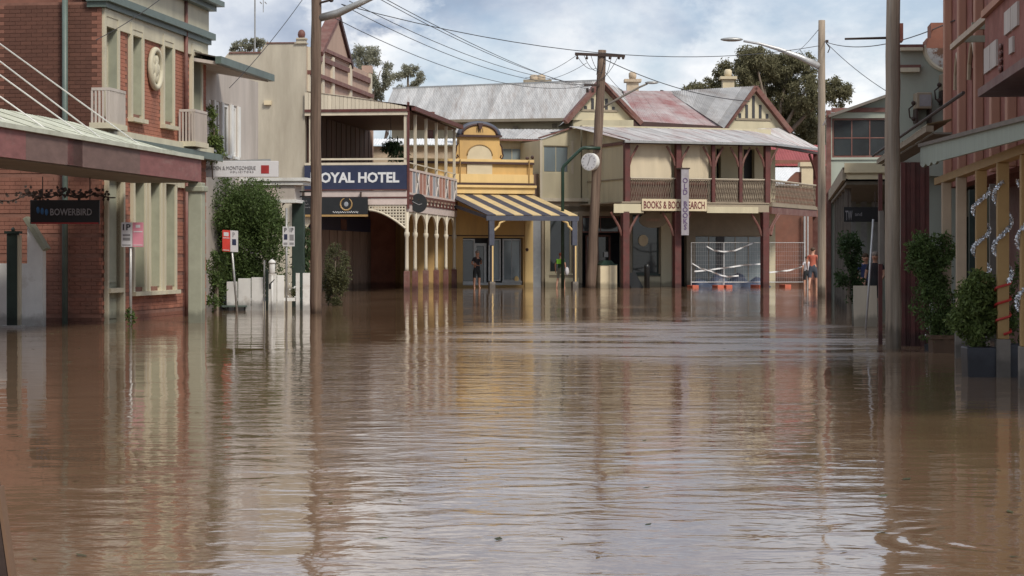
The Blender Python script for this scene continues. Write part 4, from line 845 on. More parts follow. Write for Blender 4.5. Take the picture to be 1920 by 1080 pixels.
# striped awning
yA = -4.5; zt = yz(365); xl = yx(835); xr = x1; FYx = lambda px, py: FYS.pix(px, py, yA)
zb = FYS.pix(1000, 403, yA)[1]; xrA = FYx(1083, 404)[0]; ns = 10; xlA = xrA-(xr-xl)
for i in range(ns):
    a, c = i/ns, (i+1)/ns
    p = [(xl+(xr-xl)*a, -0.05, zt), (xl+(xr-xl)*c, -0.05, zt), (xlA+(xrA-xlA)*c, yA, zb), (xlA+(xrA-xlA)*a, yA, zb)]
    MB().slab(p, 0.035).obj('awning_strip', 'stripeb' if i % 2 == 0 else 'stripey', ys)
MB().box(xlA-0.05, xrA+0.05, yA-0.06, yA+0.02, zb-0.26, zb-0.045).obj('awning_beam', 'slate', ys)
MB().bar((xrA, yA, zb-0.12), (xr, -0.05, zt-0.4), 0.06, 0.14).bar((xlA, yA, zb-0.12), (xl, -0.05, zt-0.4), 0.06, 0.14).obj('awning_rafter', 'slate', ys)
for px in (922.5, 1078):
    x = FYx(px, 450)[0]; zq = lambda py: FYS.pix(px, py, yA)[1]
    p = MB().box(x-0.14, x+0.10, yA-0.05, yA+0.12, zq(460), zb-0.26).box(x-0.05, x+0.05, yA-0.01, yA+0.08, zq(528), zq(460)).obj('awning_post', 'slate', ys)
    MB().box(x-0.015, x+0.045, yA-0.06, yA-0.012, zq(528), zq(461)).obj('post_face', 'yellowl', p)
    MB().box(x-0.13, x+0.13, yA-0.08, yA+0.14, B0, zq(528)).obj('post_base', 'greyp', p)
    s = 1 if px < 1000 else -1
    MB().path([(x+s*0.1, yA, zq(432)), (x+s*0.32, yA, zq(424)), (x+s*0.36, yA, zq(418)), (x+s*0.62, yA, zq(413))], 0.05, 6).obj('bracket', 'yellowl', p)
# ---- narrow lane infill between the yellow shop and the bookshop
ln = thing(FK, 'brown_side_shop', 'brown fronted corner shop next to the yellow shop', 'shop')
MB().box(kx(1000), kx(1016), WY+0.35, WY+3, B0, kz(325)).obj('side_wall', 'brownw2', ln)
MB().box(kx(1001), kx(1016), WY+0.1, WY+0.3, B0, kz(400)).obj('roller_door', 'bluegrey', ln)
# ---- cream weatherboard rooms over the shop (left part)
kr = thing(FK, 'weatherboard_upper', 'cream weatherboard upper rooms with grey blue windows behind the street clock', 'house')
xa, xb = kx(1013), kx(1089)
h1 = (kx(1019), kx(1067), kz(324, 1040), kz(273, 1040))
zt_, zb_ = kz(262, 1015), kz(371, 1015)
MB().wall(xa, xb, zb_, kz(263, 1013), WY, WY+0.2, [h1]).obj('front_wall', 'kcream', kr)
MB().prism([(xa, kz(263, 1013)), (xb, kz(263, 1013)), (xb, kz(241, 1075)), (kx(1070), kz(241, 1075))], WY, WY+0.2).obj('gable_infill', 'kcream', kr)
window(kr, *h1, WY+0.05, 'kcream', 'glassb', 2, 1, 0.05, 0.08, False)
MB().bar((xa-0.1, WY-0.05, kz(259, 1013)), (kx(1071), WY-0.05, kz(240, 1071)), 0.12, 0.07).obj('verge', 'maroonb', kr)
MB().box(xa-0.02, xa+0.1, WY-0.04, WY+0.01, zb_, kz(263, 1013)).box(kx(1071), kx(1075), WY-0.04, WY+0.01, kz(325), kz(262)).obj('corner_board', 'hcream', kr)
MB().box(xa, kx(1170), WY-0.12, WY+0.3, zb_-0.16, zb_).obj('floor_beam', 'hcream', kr)
MB().box(xa, kx(1172), WY+0.02, WY+0.3, zb_-0.62, zb_-0.16).obj('lower_fascia', 'kwall', kr)
WB = WY + 3.2
xl_, xr_ = kx(905, WB), kx(1013, WB); h2 = (kx(938, WB), kx(1004, WB), kz(330, 970, WB), kz(277, 970, WB))
MB().wall(xl_-1, xr_+0.3, kz(420, 970, WB), kz(262, 970, WB), WB, WB+0.2, [h2]).obj('recessed_wall', 'kcream', kr)
window(kr, *h2, WB+0.05, 'kcream', 'glassb', 3, 1, 0.05, 0.08, False)
roof_sheets(kr, None, (xl_-1, WB-0.35, kz(262, 970, WB)+0.03), (xr_+0.1, WB-0.35, kz(262, 970, WB)+0.03), (xl_-1, WB+2.2, kz(244, 970, WB+2.2)), (kx(1068, WB+2.2), WB+2.2, kz(241, 970, WB+2.2)), 8, 'roofg', waves=4)
MB().box(xl_-1, xr_, WB-0.42, WB-0.3, kz(265, 970, WB), kz(262, 970, WB)).obj('gutter', 'maroonb', kr)
MB().box(xa+0.2, xb, WY+0.25, WB+2, 3.6, kz(262, 1013)).obj('rear_mass', 'kcream', kr)
MB().path([(kx(1009, WB), WB-0.1, kz(258, 1009, WB)), (kx(1009, WB), WB-0.1, 3.4)], 0.04, 6).obj('downpipe', 'hcream', kr)
# ---- long iron roof building behind
lr = thing(At(930, 112), 'long_roof_building', 'long cream building with grey corrugated iron roof behind the yellow shop', 'building'); FLR = At(930, 112); T = FLR.inv
e0, e1, r0, r1 = P(712, 227, 113), P(1092, 222, 108), P(738, 166, 120), P(1128, 151, 115)
roof_sheets(lr, T, e0, e1, r0, r1, 24, 'roofg', 0.014, 5)
MB(T).bar(r0, r1, 0.3, 0.1).obj('ridge_cap', 'grey', lr)
MB(T).bar(e0 + Vector((0, -0.06, -0.05)), e1 + Vector((0, -0.06, -0.05)), 0.15, 0.15).obj('gutter', 'kwall', lr)
a, c = e0+Vector((0.6, 0.6, 0)), e1+Vector((0, 0.6, 0))
MB(T).add([(a.x, a.y, 0), (c.x, c.y, 0), (c.x, c.y, c.z), (a.x, a.y, a.z), (a.x, a.y+9, 0), (c.x, c.y+9, 0), (c.x, c.y+9, c.z), (a.x, a.y+9, a.z)], [(0, 1, 2, 3), (1, 5, 6, 2), (5, 4, 7, 6), (4, 0, 3, 7), (3, 2, 6, 7)]).obj('wall', 'kcream', lr)
MB(T).add([e0, r0, r0+Vector((-1, 6, -3)), e0+Vector((-.2, 12, 0))], [(0, 1, 2, 3)]).obj('hip_end', 'roofg', lr)
def flue(px, py0, py1, Y, th_, T, w, m, pots=1, cap=True, name='chimney'):
    p, q = P(px, py1, Y), P(px, py0, Y); b_ = MB(T).box(p.x-w/2, p.x+w/2, Y-w/2, Y+w/2, p.z-1.2, q.z-0.35)
    if cap: b_.box(p.x-w*.72, p.x+w*.72, Y-w*.72, Y+w*.72, q.z-0.35, q.z-0.2)
    o = b_.obj(name, m, th_)
    for k in range(pots):
        dx = (k-(pots-1)/2)*w*0.5; MB(T).lathe([(w*.26, q.z-0.2), (w*.33, q.z-0.05), (w*.33, q.z+0.12), (w*.2, q.z+0.2)], (p.x+dx, Y, 0), 10).obj('chimney_pot', m if pots == 1 else 'stone', o, True)
flue(1008, 147, 152, 117, lr, T, 0.75, 'stone', 2, False)
MB(T).box(P(1000, 150, 117).x-0.55, P(1000, 150, 117).x+1.0, 116.7, 117.3, P(0, 153, 117).z-0.5, P(0, 150, 117).z).obj('vent_base', 'kwall', lr)
flue(806, 203, 218, 112.5, lr, T, 0.35, 'maroonb', 0, True, 'flue')
for px, py in ((895, 238), (966, 240), (1040, 238)): MB(T).box(P(px, py, 109).x-0.12, P(px, py, 109).x+0.12, 108.6 + (1092-px)/380*4.5, 109+(1092-px)/380*4.5, P(px, py+3, 110).z, P(px, py-4, 110).z).obj('eave_bracket', 'kwall', lr)
# stone side building seen through the hotel verandah
fs = At(742, 103.5); ss = thing(fs, 'stone_outbuilding', 'rough cream stone wall with pale roof seen through the hotel verandah', 'building')
MB().box(fs.pix(660, 0)[0], fs.pix(850, 0)[0], 0, 3, B0, fs.pix(0, 274)[1]).obj('wall', 'stone', ss)
roof_sheets(ss, None, (fs.pix(655, 0)[0], -0.3, fs.pix(0, 272)[1]), (fs.pix(858, 0)[0], -0.3, fs.pix(0, 272)[1]), (fs.pix(655, 0)[0], 3, fs.pix(0, 254)[1]), (fs.pix(858, 0)[0], 3, fs.pix(0, 254)[1]), 8, 'roofw')
# ---- bookshop: two storeys of verandah on maroon posts
bkx = lambda px, y=0.0: FK.pix(px, 480, y)[0]; bkz = lambda py, px=1300, y=0.0: FK.pix(px, py, y)[1]
bs = thing(FK, 'bookshop', 'two storey cream bookshop with maroon verandah posts and rusty iron roofs', 'bookshop')
LK = bkx(1440); Z1 = bkz(378, 1175); ZE = bkz(264, 1175); ZD = bkz(396, 1175)
# ground floor front
w1 = (bkx(1029, WY), bkx(1073, WY), kz(513, 1050), kz(400, 1050)); w2 = (bkx(1186, WY), bkx(1236, WY), kz(514, 1200), kz(402, 1200)); dd = (bkx(1092, WY), bkx(1166, WY), B0, kz(405, 1130)); w3 = (bkx(1304, WY), bkx(1432, WY), kz(531, 1370), kz(441, 1370)); dk = (bkx(1262, WY), bkx(1288, WY), B0, kz(400, 1270))
MB().wall(bkx(1016, WY), bkx(1446, WY), B0, Z1-0.1, WY+0.02, WY+0.3, [w1, w2, dd, w3, dk]).obj('lower_wall', 'kwall', bs)
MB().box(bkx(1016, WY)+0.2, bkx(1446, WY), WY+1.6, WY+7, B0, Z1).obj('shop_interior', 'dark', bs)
window(bs, *w1, WY+0.08, 'kcream', 'glass', 1, 1, 0.1, 0.1, True); window(bs, *w2, WY+0.08, 'greend', 'glass', 1, 1, 0.06, 0.1, True)
MB().box(bkx(1021, WY), bkx(1029, WY)-0.01, WY-0.06, WY+0.1, B0, kz(398, 1030)).box(bkx(1074, WY)+0.01, bkx(1083, WY), WY-0.06, WY+0.1, B0, kz(398, 1078)).obj('pilaster', 'kcream', bs)
MB().box(bkx(1238, WY), bkx(1257, WY), WY-0.10, WY+0.1, B0, kz(400, 1245)).obj('pilaster', 'kcream', bs)
MB().box(bkx(1021, WY), bkx(1084, WY), WY-0.09, WY+0.02, B0, kz(521, 1050)).obj('plinth', 'kcream', bs); MB().box(bkx(1174, WY), bkx(1237, WY), WY-0.09, WY+0.02, B0, kz(520, 1050)).obj('plinth', 'kcream', bs)
MB().ell(((w2[0]+w2[1])/2-0.1, WY+0.075, kz(451, 1207)), (0.26, 0.012, 0.28)).obj('round_notice', 'niche', bs)
dr = window(bs, bkx(1113, WY), bkx(1160, WY), B0, kz(440, 1130), WY+1.0, 'maroonb', 'glass', 2, 1, 0.09, 0.08, False, name='shop_door'); window(bs, bkx(1094, WY), bkx(1164, WY), kz(436, 1130), kz(406, 1130), WY+0.2, 'maroonb', 'glass', 2, 1, 0.05, 0.08, False)
MB().box(bkx(1147, WY), bkx(1155, WY), WY+0.97, WY+0.99, kz(482), kz(472)).obj('notice', 'white', dr)
window(bs, *w3, WY+0.12, 'kwall', 'glassb', 5, 1, 0.06, 0.1, True)
MB().box(bkx(1345, WY), bkx(1360, WY), WY+0.10, WY+0.13, w3[2]+0.06, w3[3]-0.06).obj('door_gap', 'dark', bs)
# upper floor wall, canvas blinds
MB().wall(bkx(1092, WY), bkx(1446, WY), Z1, ZE+1.0, WY+0.02, WY+0.3, [(bkx(1344, WY), bkx(1352, WY), Z1, ZE), (bkx(1395, WY), bkx(1415, WY), Z1, ZE)]).obj('upper_wall', 'kcream', bs)
MB().box(bkx(1095, WY), bkx(1442, WY), WY+0.5, WY+8, Z1, ZE+0.9).obj('rear_mass', 'dark', bs)
for a, c in ((1182, 1262), (1283, 1332)):
    b_ = MB(); n = 20; vs = []
    for k in range(n+1):
        x = bkx(a)+(bkx(c)-bkx(a))*k/n; w_ = 0.05*math.sin(k*0.9)*(1 if k > n*0.6 else 0.25)
        vs += [(x, 0.25+w_*0.5, ZE-0.05), (x, 0.22+w_, Z1+1.0)]
    b_.add(vs, [(2*k, 2*k+2, 2*k+3, 2*k+1) for k in range(n)]).obj('canvas_blind', 'canvas', bs, True)
EW = lambda v: Vector((0.12+v[1], v[0], v[2]))
MB(EW).box(0.3, WY, 0, 0.06, Z1, ZE-0.02).obj('end_blind', 'kcream', bs); MB(EW).box(0.2, WY, -0.05, 0.0, Z1+1.03, Z1+1.08).obj('end_rail', 'kwall', bs)
ZB = ZE + 0.82
MB(EW).prism([(0.0, ZE), (WY, ZE), (WY, ZB)], -0.06, 0.0).obj('roof_end', 'kcream', bs)
MB(EW).bar((-0.3, -0.1, ZE-0.02), (WY, -0.1, ZB+0.05), 0.06, 0.13, (0, 0, 1)).obj('roof_end_barge', 'maroonb', bs)
MB(EW).box(0, WY, -0.1, 0.0, ZE-0.14, ZE-0.01).obj('end_plate', 'maroonb', bs)
# posts with curved braces, plate, floor beams
for i, px in enumerate((1175, 1271, 1337, 1388, 1438)):
    x = bkx(px); hw_ = 0.13 if i in (0, 1, 4) else 0.085
    p = MB().box(x-hw_, x+hw_, -hw_, hw_, Z1-0.05, ZE-0.12).obj('upper_post', 'maroon', bs, bevel=0.02)
    for s in (-1, 1):
        if i == 0 and s < 0: continue
        MB().path([(x+s*hw_, 0, ZE-1.1), (x+s*(hw_+0.1), 0, ZE-0.75), (x+s*(hw_+0.42), 0, ZE-0.2)], [0.05, 0.055, 0.05], 6).obj('brace', 'maroonb', p)
for px in (1172, 1269, 1434):
    x = bkx(px); p = MB().box(x-0.16, x+0.16, -0.16, 0.16, B0, ZD).obj('lower_post', 'maroon', bs, bevel=0.02)
    for s in (-1, 1): MB().path([(x+s*0.16, 0, ZD-1.1), (x+s*0.3, 0, ZD-0.7), (x+s*0.7, 0, ZD-0.05)], [0.06, 0.06, 0.05], 6).obj('brace', 'maroonb', p)
MB().box(0-0.15, LK+0.1, -0.12, 0.12, ZE-0.12, ZE).obj('verandah_plate', 'choc', bs)
MB().box(-0.3, LK, -0.10, 0.12, ZD, Z1-0.06).obj('floor_fascia', 'kwall', bs)
MB().box(-0.3, LK, -0.14, WY, Z1-0.055, Z1).obj('verandah_floor', 'kwall', bs)
MB().box(-0.7, bkx(1204), -0.16, -0.105, ZD-0.08, Z1-0.11).obj('fascia_board', 'kcream', bs)
MB().box(bkx(1323), bkx(1419), -0.16, -0.105, ZD-0.05, Z1-0.2).obj('fascia_board', 'kcream', bs)
# balustrade of pierced iron
def balustrade(par, T, xa, xb, z0, z1, m, ya=0.0, step=0.115):
    o = MB(T).box(xa, xb, ya-0.04, ya+0.04, z1-0.05, z1).box(xa, xb, ya-0.03, ya+0.03, z0, z0+0.05).obj('balustrade', m, par); b_ = MB(T); n = max(2, int((xb-xa)/step)); d = (xb-xa)/n; h = z1-z0-0.1
    for k in range(n):
        a = xa+k*d; zz_ = z0+0.05
        b_.path([(a, ya, zz_), (a+d*.5, ya, zz_+h*.25), (a+d*.1, ya, zz_+h*.5), (a+d*.5, ya, zz_+h*.78), (a, ya, zz_+h)], 0.017, 4)
        b_.path([(a+d, ya, zz_), (a+d*.5, ya, zz_+h*.25), (a+d*.9, ya, zz_+h*.5), (a+d*.5, ya, zz_+h*.78), (a+d, ya, zz_+h)], 0.017, 4)
    b_.obj('iron_lace', m, o); return o
zr = bkz(334, 1175)
balustrade(bs, None, bkx(1182), bkx(1264), Z1, zr, 'lace'); balustrade(bs, None, bkx(1279), bkx(1331), Z1, zr, 'lace')
for a, c in ((1341, 1384), (1392, 1434)):
    balustrade(bs, None, bkx(a), bkx(c), Z1, zr, 'lace'); MB().box(bkx(a)+0.02, bkx(c)-0.02, 0.03, 0.05, Z1+0.06, zr-0.06).obj('balustrade_backing', 'kwall', bs)
MB().box(bkx(1182), bkx(1434), -0.05, 0.05, zr+0.003, zr+0.04).obj('top_rail', 'hcream', bs)
MB().box(bkx(1186), bkx(1262), 0.3, 0.33, Z1+0.05, zr-0.05).box(bkx(1283), bkx(1332), 0.3, 0.33, Z1+0.05, zr-0.05).obj('balustrade_backing', 'maroonb', bs)
# side return of the balcony at the corner
pc_ = FK.w(LK+0.1, 0); pe_ = Vector(((1530-960)*107.0/FPX, 107.0, 0)); FSD = Fr(pc_.x, pc_.y, math.atan2(pe_.y-pc_.y, pe_.x-pc_.x)); TS = lambda v: FK.inv(FSD.w(v[0], v[1], v[2])); LS = (pe_-pc_).length
balustrade(bs, TS, 0.25, LS-0.1, Z1, zr, 'lace', step=0.26)
MB(TS).box(0.1, LS, -0.1, 3.0, Z1-0.16, Z1-0.003).obj('corner_floor', 'kwall', bs); MB(TS).box(0.1, LS, -0.06, 0.06, Z1-0.5, Z1-0.17).obj('corner_beam', 'maroonb', bs)
MB(TS).box(0.1, LS, -0.05, 0.05, zr+0.003, zr+0.04).obj('corner_rail', 'hcream', bs)
MB(TS).box(0.1, LS+0.1, -0.1, 0.1, ZE-0.12, ZE).obj('corner_plate', 'choc', bs)
MB(TS).box(LS-0.12, LS+0.12, -0.12, 0.12, Z1-0.1, ZE-0.12).obj('upper_post', 'maroon', bs); MB(TS).box(LS-0.14, LS+0.14, -0.14, 0.14, B0, Z1-0.5).obj('lower_post', 'maroonb', bs)
MB(TS).path([(LS-0.1, 0, ZE-1.3), (LS-0.4, 0, ZE-0.8), (LS-1.3, 0, ZE-0.2)], 0.07, 6).obj('brace', 'maroon', bs)
MB(TS).path([(0.12, 0, Z1-1.5), (0.5, 0, Z1-1.0), (1.6, 0, Z1-0.5)], 0.07, 6).obj('brace', 'maroonb', bs)
MB().box(bkx(1441, WY), bkx(1452, WY), WY-0.1, WY+0.3, B0, ZE).obj('corner_pier', 'kcream', bs)
# lean-to verandah roof
E0, E1 = FK.w(-0.25, -0.35, ZE), FK.w(LK+0.2, -0.35, ZE); R0, R1 = FK.w(-0.9, WY, ZB+0.1), FK.w(LK+0.6, WY, ZB+0.1); T = FK.inv
roof_sheets(bs, T, E0, E1, R0, R1, 15, 'roofp', 0.013, 5)
E2 = P(1536, 279, 107.3); roof_sheets(bs, T, E1, E2, R1, P(1462, 240, 107), 6, 'roofp', 0.013, 5)
MB(T).bar(E0+Vector((0, 0, -0.05)), E1+Vector((0, 0, -0.05)), 0.1, 0.1).bar(E1+Vector((0, 0, -0.05)), E2+Vector((0, 0, -0.05)), 0.1, 0.1).obj('gutter', 'grey', bs)
# gables and main roofs
def gable(apex, f0, f1, m_roofless, vent, deep):
    a, c, d = FK.inv(apex), FK.inv(f0), FK.inv(f1); yq = (c.y+d.y)/2
    MB().prism([(c.x, c.z), (d.x, d.z), (a.x, a.z-0.05)], yq, yq+0.25).obj('gable_wall', 'kcream', bs)
    MB().bar((c.x-0.12, yq-0.12, c.z-0.12), (a.x, yq-0.12, a.z+0.08), 0.4, 0.24, (0, 0, 1)).obj('barge_board', 'maroonb', bs); MB().bar((d.x+0.12, yq-0.12, d.z-0.12), (a.x, yq-0.12, a.z+0.08), 0.4, 0.24, (0, 0, 1)).obj('barge_board', 'maroonb', bs)
    zv0, zv1 = vent; hh = a.z-zv0; wv = 0.6
    fr_ = (a.z-zv0)/(a.z-c.z); half = min(a.x-c.x, d.x-a.x)*fr_*0.80
    vb = MB().box(a.x-half, a.x+half, yq-0.05, yq-0.003, zv0-0.1, zv0).obj('vent_sill', 'kwall', bs); k = 5
    for i in range(k):
        xx = a.x-half*0.75+half*1.5*i/(k-1); zt_ = a.z-(abs(xx-a.x)/half)*hh*0.8-0.35
        if zt_ > zv0+0.1: MB().box(xx-0.07, xx+0.07, yq-0.03, yq-0.004, zv0, zt_).obj('vent_slot', 'dark', vb)
    return a, c, d, yq
A1, F0, F1 = P(1127, 156, 103.5), P(1064, 224, 103.0), P(1193, 228, 104.5)
gable(A1, F0, F1, None, (P(0, 205, 103.5).z, 0), 6)
roof_sheets(bs, T, F1+Vector((0.1, -0.4, -0.05)), F1+Vector((2.0, 9, -0.1)), A1+Vector((0, -0.35, 0.1)), P(1165, 168, 113), 6, 'roofg')
MB(T).add([F0, A1, A1+Vector((-.5, 9, 0)), F0+Vector((-.5, 9, 0))], [(0, 1, 2, 3)]).obj('gable_roof_back', 'roofg', bs)
MB(T).box(F0.x+0.3, F1.x-0.2, 103.4, 108, Z1, F0.z).obj('gable_mass', 'kcream', bs)
# rust red hip between the gables
He0, He1, Hr0, Hr1 = P(1183, 229, 104.3), P(1364, 240, 106.0), P(1168, 170, 111), P(1262, 171, 113)
roof_sheets(bs, T, He0, He1, Hr0, Hr1, 9, 'roofr', 0.013, 5)
MB(T).bar(He0+Vector((0, -0.2, -0.16)), He1+Vector((0, -0.2, -0.16)), 0.16, 0.42).obj('hip_fascia', 'choc', bs)
A2, G0, G1 = P(1413, 167, 106.5), P(1361, 241, 105.5), P(1467, 244, 107.6)
gable(A2, G0, G1, None, (P(0, 222, 106.5).z, 0), 6)
roof_sheets(bs, T, G0+Vector((-0.1, -0.3, 0)), P(1255, 173, 112.5), A2+Vector((0, -0.35, 0.12)), P(1236, 172, 114), 9, 'roofg')
MB(T).add([G1, A2, A2+Vector((.5, 9, 0)), G1+Vector((.5, 9, 0))], [(0, 1, 2, 3)]).obj('gable_roof_back', 'roofg', bs)
MB(T).bar(P(1240, 170, 113.8), He1+Vector((0, 0, 0.12)), 0.14, 0.08).obj('valley_flashing', 'choc', bs)
MB(T).add([Hr0, Hr1, P(1236, 172, 114), P(1240, 175, 122), P(1160, 175, 122)], [(0, 1, 2, 3, 4)]).obj('roof_back', 'roofg', bs)
flue(1186, 142, 172, 112.5, bs, T, 0.62, 'stone', 1); flue(1365, 137, 172, 113.5, bs, T, 0.62, 'niche', 1)
# bookshop signs
fl_ = thing(FK, 'book_search_sign', 'cream BOOKS and BOOK SEARCH board along the verandah edge', 'sign')
a, c = bkx(1200), bkx(1321); MB().box(a, c, -0.24, -0.165, bkz(395.5, 1260), bkz(373.5, 1260)).obj('board', 'niche', fl_)
text('lettering', 'BOOKS & BOOK SEARCH', 'maroonl', fl_, bkx(1203), bkx(1317), bkz(391.5, 1260), bkz(377.5, 1260), -0.245, bold=0.01)
ob = thing(FK, 'old_books_sign', 'narrow vertical white OLD BOOKS sign hanging before the bookshop', 'sign')
a, c = bkx(1277, -.6), bkx(1291, -.6); z1_, z0_ = bkz(317, 1284, -.6), bkz(441, 1284, -.6)
MB().box(a, c, -0.64, -0.58, z0_, z1_).obj('board', 'lilac', ob)
MB().box(a-0.05, c+0.05, -0.66, -0.05, z1_, z1_+0.06).obj('arm', 'iron', ob)
text('lettering', 'O\nL\nD\n \nB\nO\nO\nK\nS', 'purple', ob, a+0.06, c-0.06, z0_+0.25, z1_-0.4, -0.645, vertical=True, bold=0.012)
os_ = thing(FK, 'oval_shop_sign', 'faded cream oval sign hanging inside the bookshop verandah', 'sign')
xm_ = (bkx(1195, 2.4)+bkx(1253, 2.4))/2; zm_ = kz(413, 1224, 2.4)
MB().prism([(xm_+0.7*math.cos(k*math.pi/14), zm_+0.36*math.sin(k*math.pi/14)) for k in range(28)], 2.37, 2.43).obj('board', 'kwall', os_)
MB().box(xm_-0.35, xm_+0.35, 2.36, 2.37, zm_-0.05, zm_+0.08).obj('faded_band', 'brownw2', os_); MB().path([(xm_-0.4, 2.4, zm_+0.28), (xm_-0.4, 2.4, Z1-0.06)], 0.02, 5).path([(xm_+0.4, 2.4, zm_+0.28), (xm_+0.4, 2.4, Z1-0.06)], 0.02, 5).obj('hanger', 'iron', os_)
# ---- buildings behind the right corner
f = At(1485, 132); rb = thing(f, 'red_roof_shed', 'red roofed shed with white tin skillion behind the corner balcony', 'shed')
X = lambda px, py, y=0: f.pix(px, py, y)
MB().box(X(1438, 0)[0], X(1640, 0)[0], 4, 8, B0, X(0, 300, 4)[1]).obj('wall', 'brickd', rb)
roof_sheets(rb, None, (X(1436, 0)[0], 3.6, X(0, 311, 3.6)[1]), (X(1620, 0)[0], 3.6, X(0, 311, 3.6)[1]), (X(1436, 0)[0], 8, X(0, 272, 8)[1]), (X(1620, 0)[0], 8, X(0, 272, 8)[1]), 7, 'roofred')
roof_sheets(rb, None, (X(1436, 0)[0], -1, X(0, 348, -1)[1]), (X(1540, 0)[0], -1, X(0, 348, -1)[1]), (X(1436, 0)[0], 3.5, X(0, 314, 3.5)[1]), (X(1540, 0)[0], 3.5, X(0, 314, 3.5)[1]), 7, 'roofw')
MB().box(X(1436, 0)[0], X(1540, 0)[0], -0.8, 3.4, B0, X(0, 350)[1]).obj('lower_wall', 'brownw', rb)
f = At(1513, 124); ps = thing(f, 'cream_pier', 'cream rendered pier with moulded cap behind the corner balcony', 'pier')
X = lambda px, py, y=0: f.pix(px, py, y)
MB().box(X(1503, 0)[0], X(1531, 0)[0], 0, 0.9, B0, X(0, 312)[1]).obj('shaft', 'niche', ps); MB().box(X(1500, 0)[0], X(1534, 0)[0], -0.1, 1.0, X(0, 312)[1], X(0, 304)[1]).obj('cap', 'niche', ps)
MB().prism([X(1472, 345), X(1503, 345), X(1503, 322), X(1494, 322), X(1485, 330)], 0.2, 0.6).obj('scroll_wing', 'brickd', ps)
f = At(1480, 118); bw2 = thing(f, 'brick_laneway_wall', 'dark red brick wall behind the mesh barrier at the corner', 'wall')
MB().box(f.pix(1440, 0)[0], f.pix(1620, 0)[0], 0, 0.4, B0, f.pix(0, 352)[1]).obj('wall_face', 'brickd', bw2)
MB().path([(f.pix(1507, 0)[0], -0.3, B0), (f.pix(1507, 0)[0], -0.3, f.pix(0, 396)[1])], 0.06, 8).path([(f.pix(1513, 0)[0], -0.3, B0), (f.pix(1513, 0)[0], -0.3, f.pix(0, 402)[1])], 0.05, 8).obj('drain_pipe', 'greyl', bw2)
# ---- mesh barriers with tape
def barrier(px0, px1, yl, label, feet):
    a = bkx(px0, yl); c = bkx(px1, yl); pm = (px0+px1)/2; ftop = bkz(455, pm, yl); fbot = bkz(529, pm, yl); F_ = Fr(*FK.w((a+c)/2, yl).xy, YK); th = thing(F_, 'mesh_barrier', label, 'barrier', 'temporary mesh barriers'); h = (c-a)/2
    MB().path([(-h, 0, fbot), (-h, 0, ftop), (h, 0, ftop), (h, 0, fbot), (-h, 0, fbot)], 0.022, 6).path([(-h, 0, B0), (-h, 0, fbot)], 0.022, 6).path([(h, 0, B0), (h, 0, fbot)], 0.022, 6).obj('frame', 'greyl', th)
    w_ = MB(); n = int(2*h/0.09)
    for k in range(1, n): w_.path([(-h+2*h*k/n, 0, fbot), (-h+2*h*k/n, 0, ftop)], 0.003, 3, False)
    for k in range(1, 9): w_.path([(-h, 0.004, fbot+(ftop-fbot)*k/9), (h, 0.004, fbot+(ftop-fbot)*k/9)], 0.003, 3, False)
    w_.obj('wire_mesh', 'greyl', th)
    for px in feet:
        x = bkx(px, yl)-(a+c)/2; MB().box(x-0.16, x+0.16, -0.32, 0.3, -0.08, 0.11).obj('foot_block', 'orangef', th, bevel=0.02)
    return th, F_
for a, c, q, lab, ft in ((1296, 1356, 0.9, 'mesh barrier panel beside the OLD BOOKS sign with orange foot', (1299, 1346)), (1358, 1430, 0.9, 'mesh barrier panel in the middle with wavy tape before bluish windows', (1362, 1418)), (1441, 1508, 1.4, 'mesh barrier panel under the corner balcony next to the maroon post', (1472,))):
    barrier(a, c, q, lab, ft)
def tape(label, pts):
    F_ = Fr(*FK.w(bkx(pts[0][0], .8), .8).xy, YK); b_ = MB(); x0 = bkx(pts[0][0], .8); fine_ = []
    for (p, q) in zip(pts, pts[1:]):
        for k in range(6): fine_.append((p[0]+(q[0]-p[0])*k/6, p[1]+(q[1]-p[1])*k/6))
    fine_.append(pts[-1]); vs = []
    for i, (px, py) in enumerate(fine_):
        x, z = bkx(px, .8)-x0, bkz(py, px, .8); tw = 0.03*math.sin(i*0.7); vs += [(x, tw, z+0.035), (x, -tw, z-0.03)]
    o = b_.add(vs, [(2*k, 2*k+2, 2*k+3, 2*k+1) for k in range(len(fine_)-1)]).obj('warning_tape', 'tape', None); o.location = (F_.o.x, F_.o.y, 0); o.rotation_euler = (0, 0, YK); tag(o, label, 'tape', 'white tapes strung on the barriers')
tape('white tape looping from the top bar of the middle barrier', [(1325, 462), (1340, 470), (1358, 472), (1378, 470), (1395, 463), (1412, 456)])
tape('white tape rising across both barriers to the maroon post', [(1302, 509), (1325, 507), (1345, 504), (1370, 501), (1395, 497), (1428, 495)])
tape('white tape dropping from the first barrier post then sagging low', [(1298, 494), (1315, 504), (1332, 508), (1350, 516), (1366, 519), (1385, 517)])
tape('white tape pulled tight across the corner barrier', [(1442, 511), (1460, 509), (1480, 507), (1505, 500)])
f = Fr(*FK.w(bkx(1370, 2.0), 2.0).xy, YK); tb = MB(); rr = random.Random(4); vs = []; nxx, nyy = 26, 8
for j in range(nyy+1):
    for i in range(nxx+1): vs.append((-2.0+4.0*i/nxx, -0.5+1.0*j/nyy, (0.75*max(0.0, math.sin(math.pi*j/nyy))**0.6*max(0.0, math.sin(math.pi*i/nxx))**0.4*(0.7+0.3*math.sin(i*.9)) + rr.uniform(-.05, .05))-0.03))
tb.add(vs, [(j*(nxx+1)+i, j*(nxx+1)+i+1, (j+1)*(nxx+1)+i+1, (j+1)*(nxx+1)+i) for j in range(nyy) for i in range(nxx)])
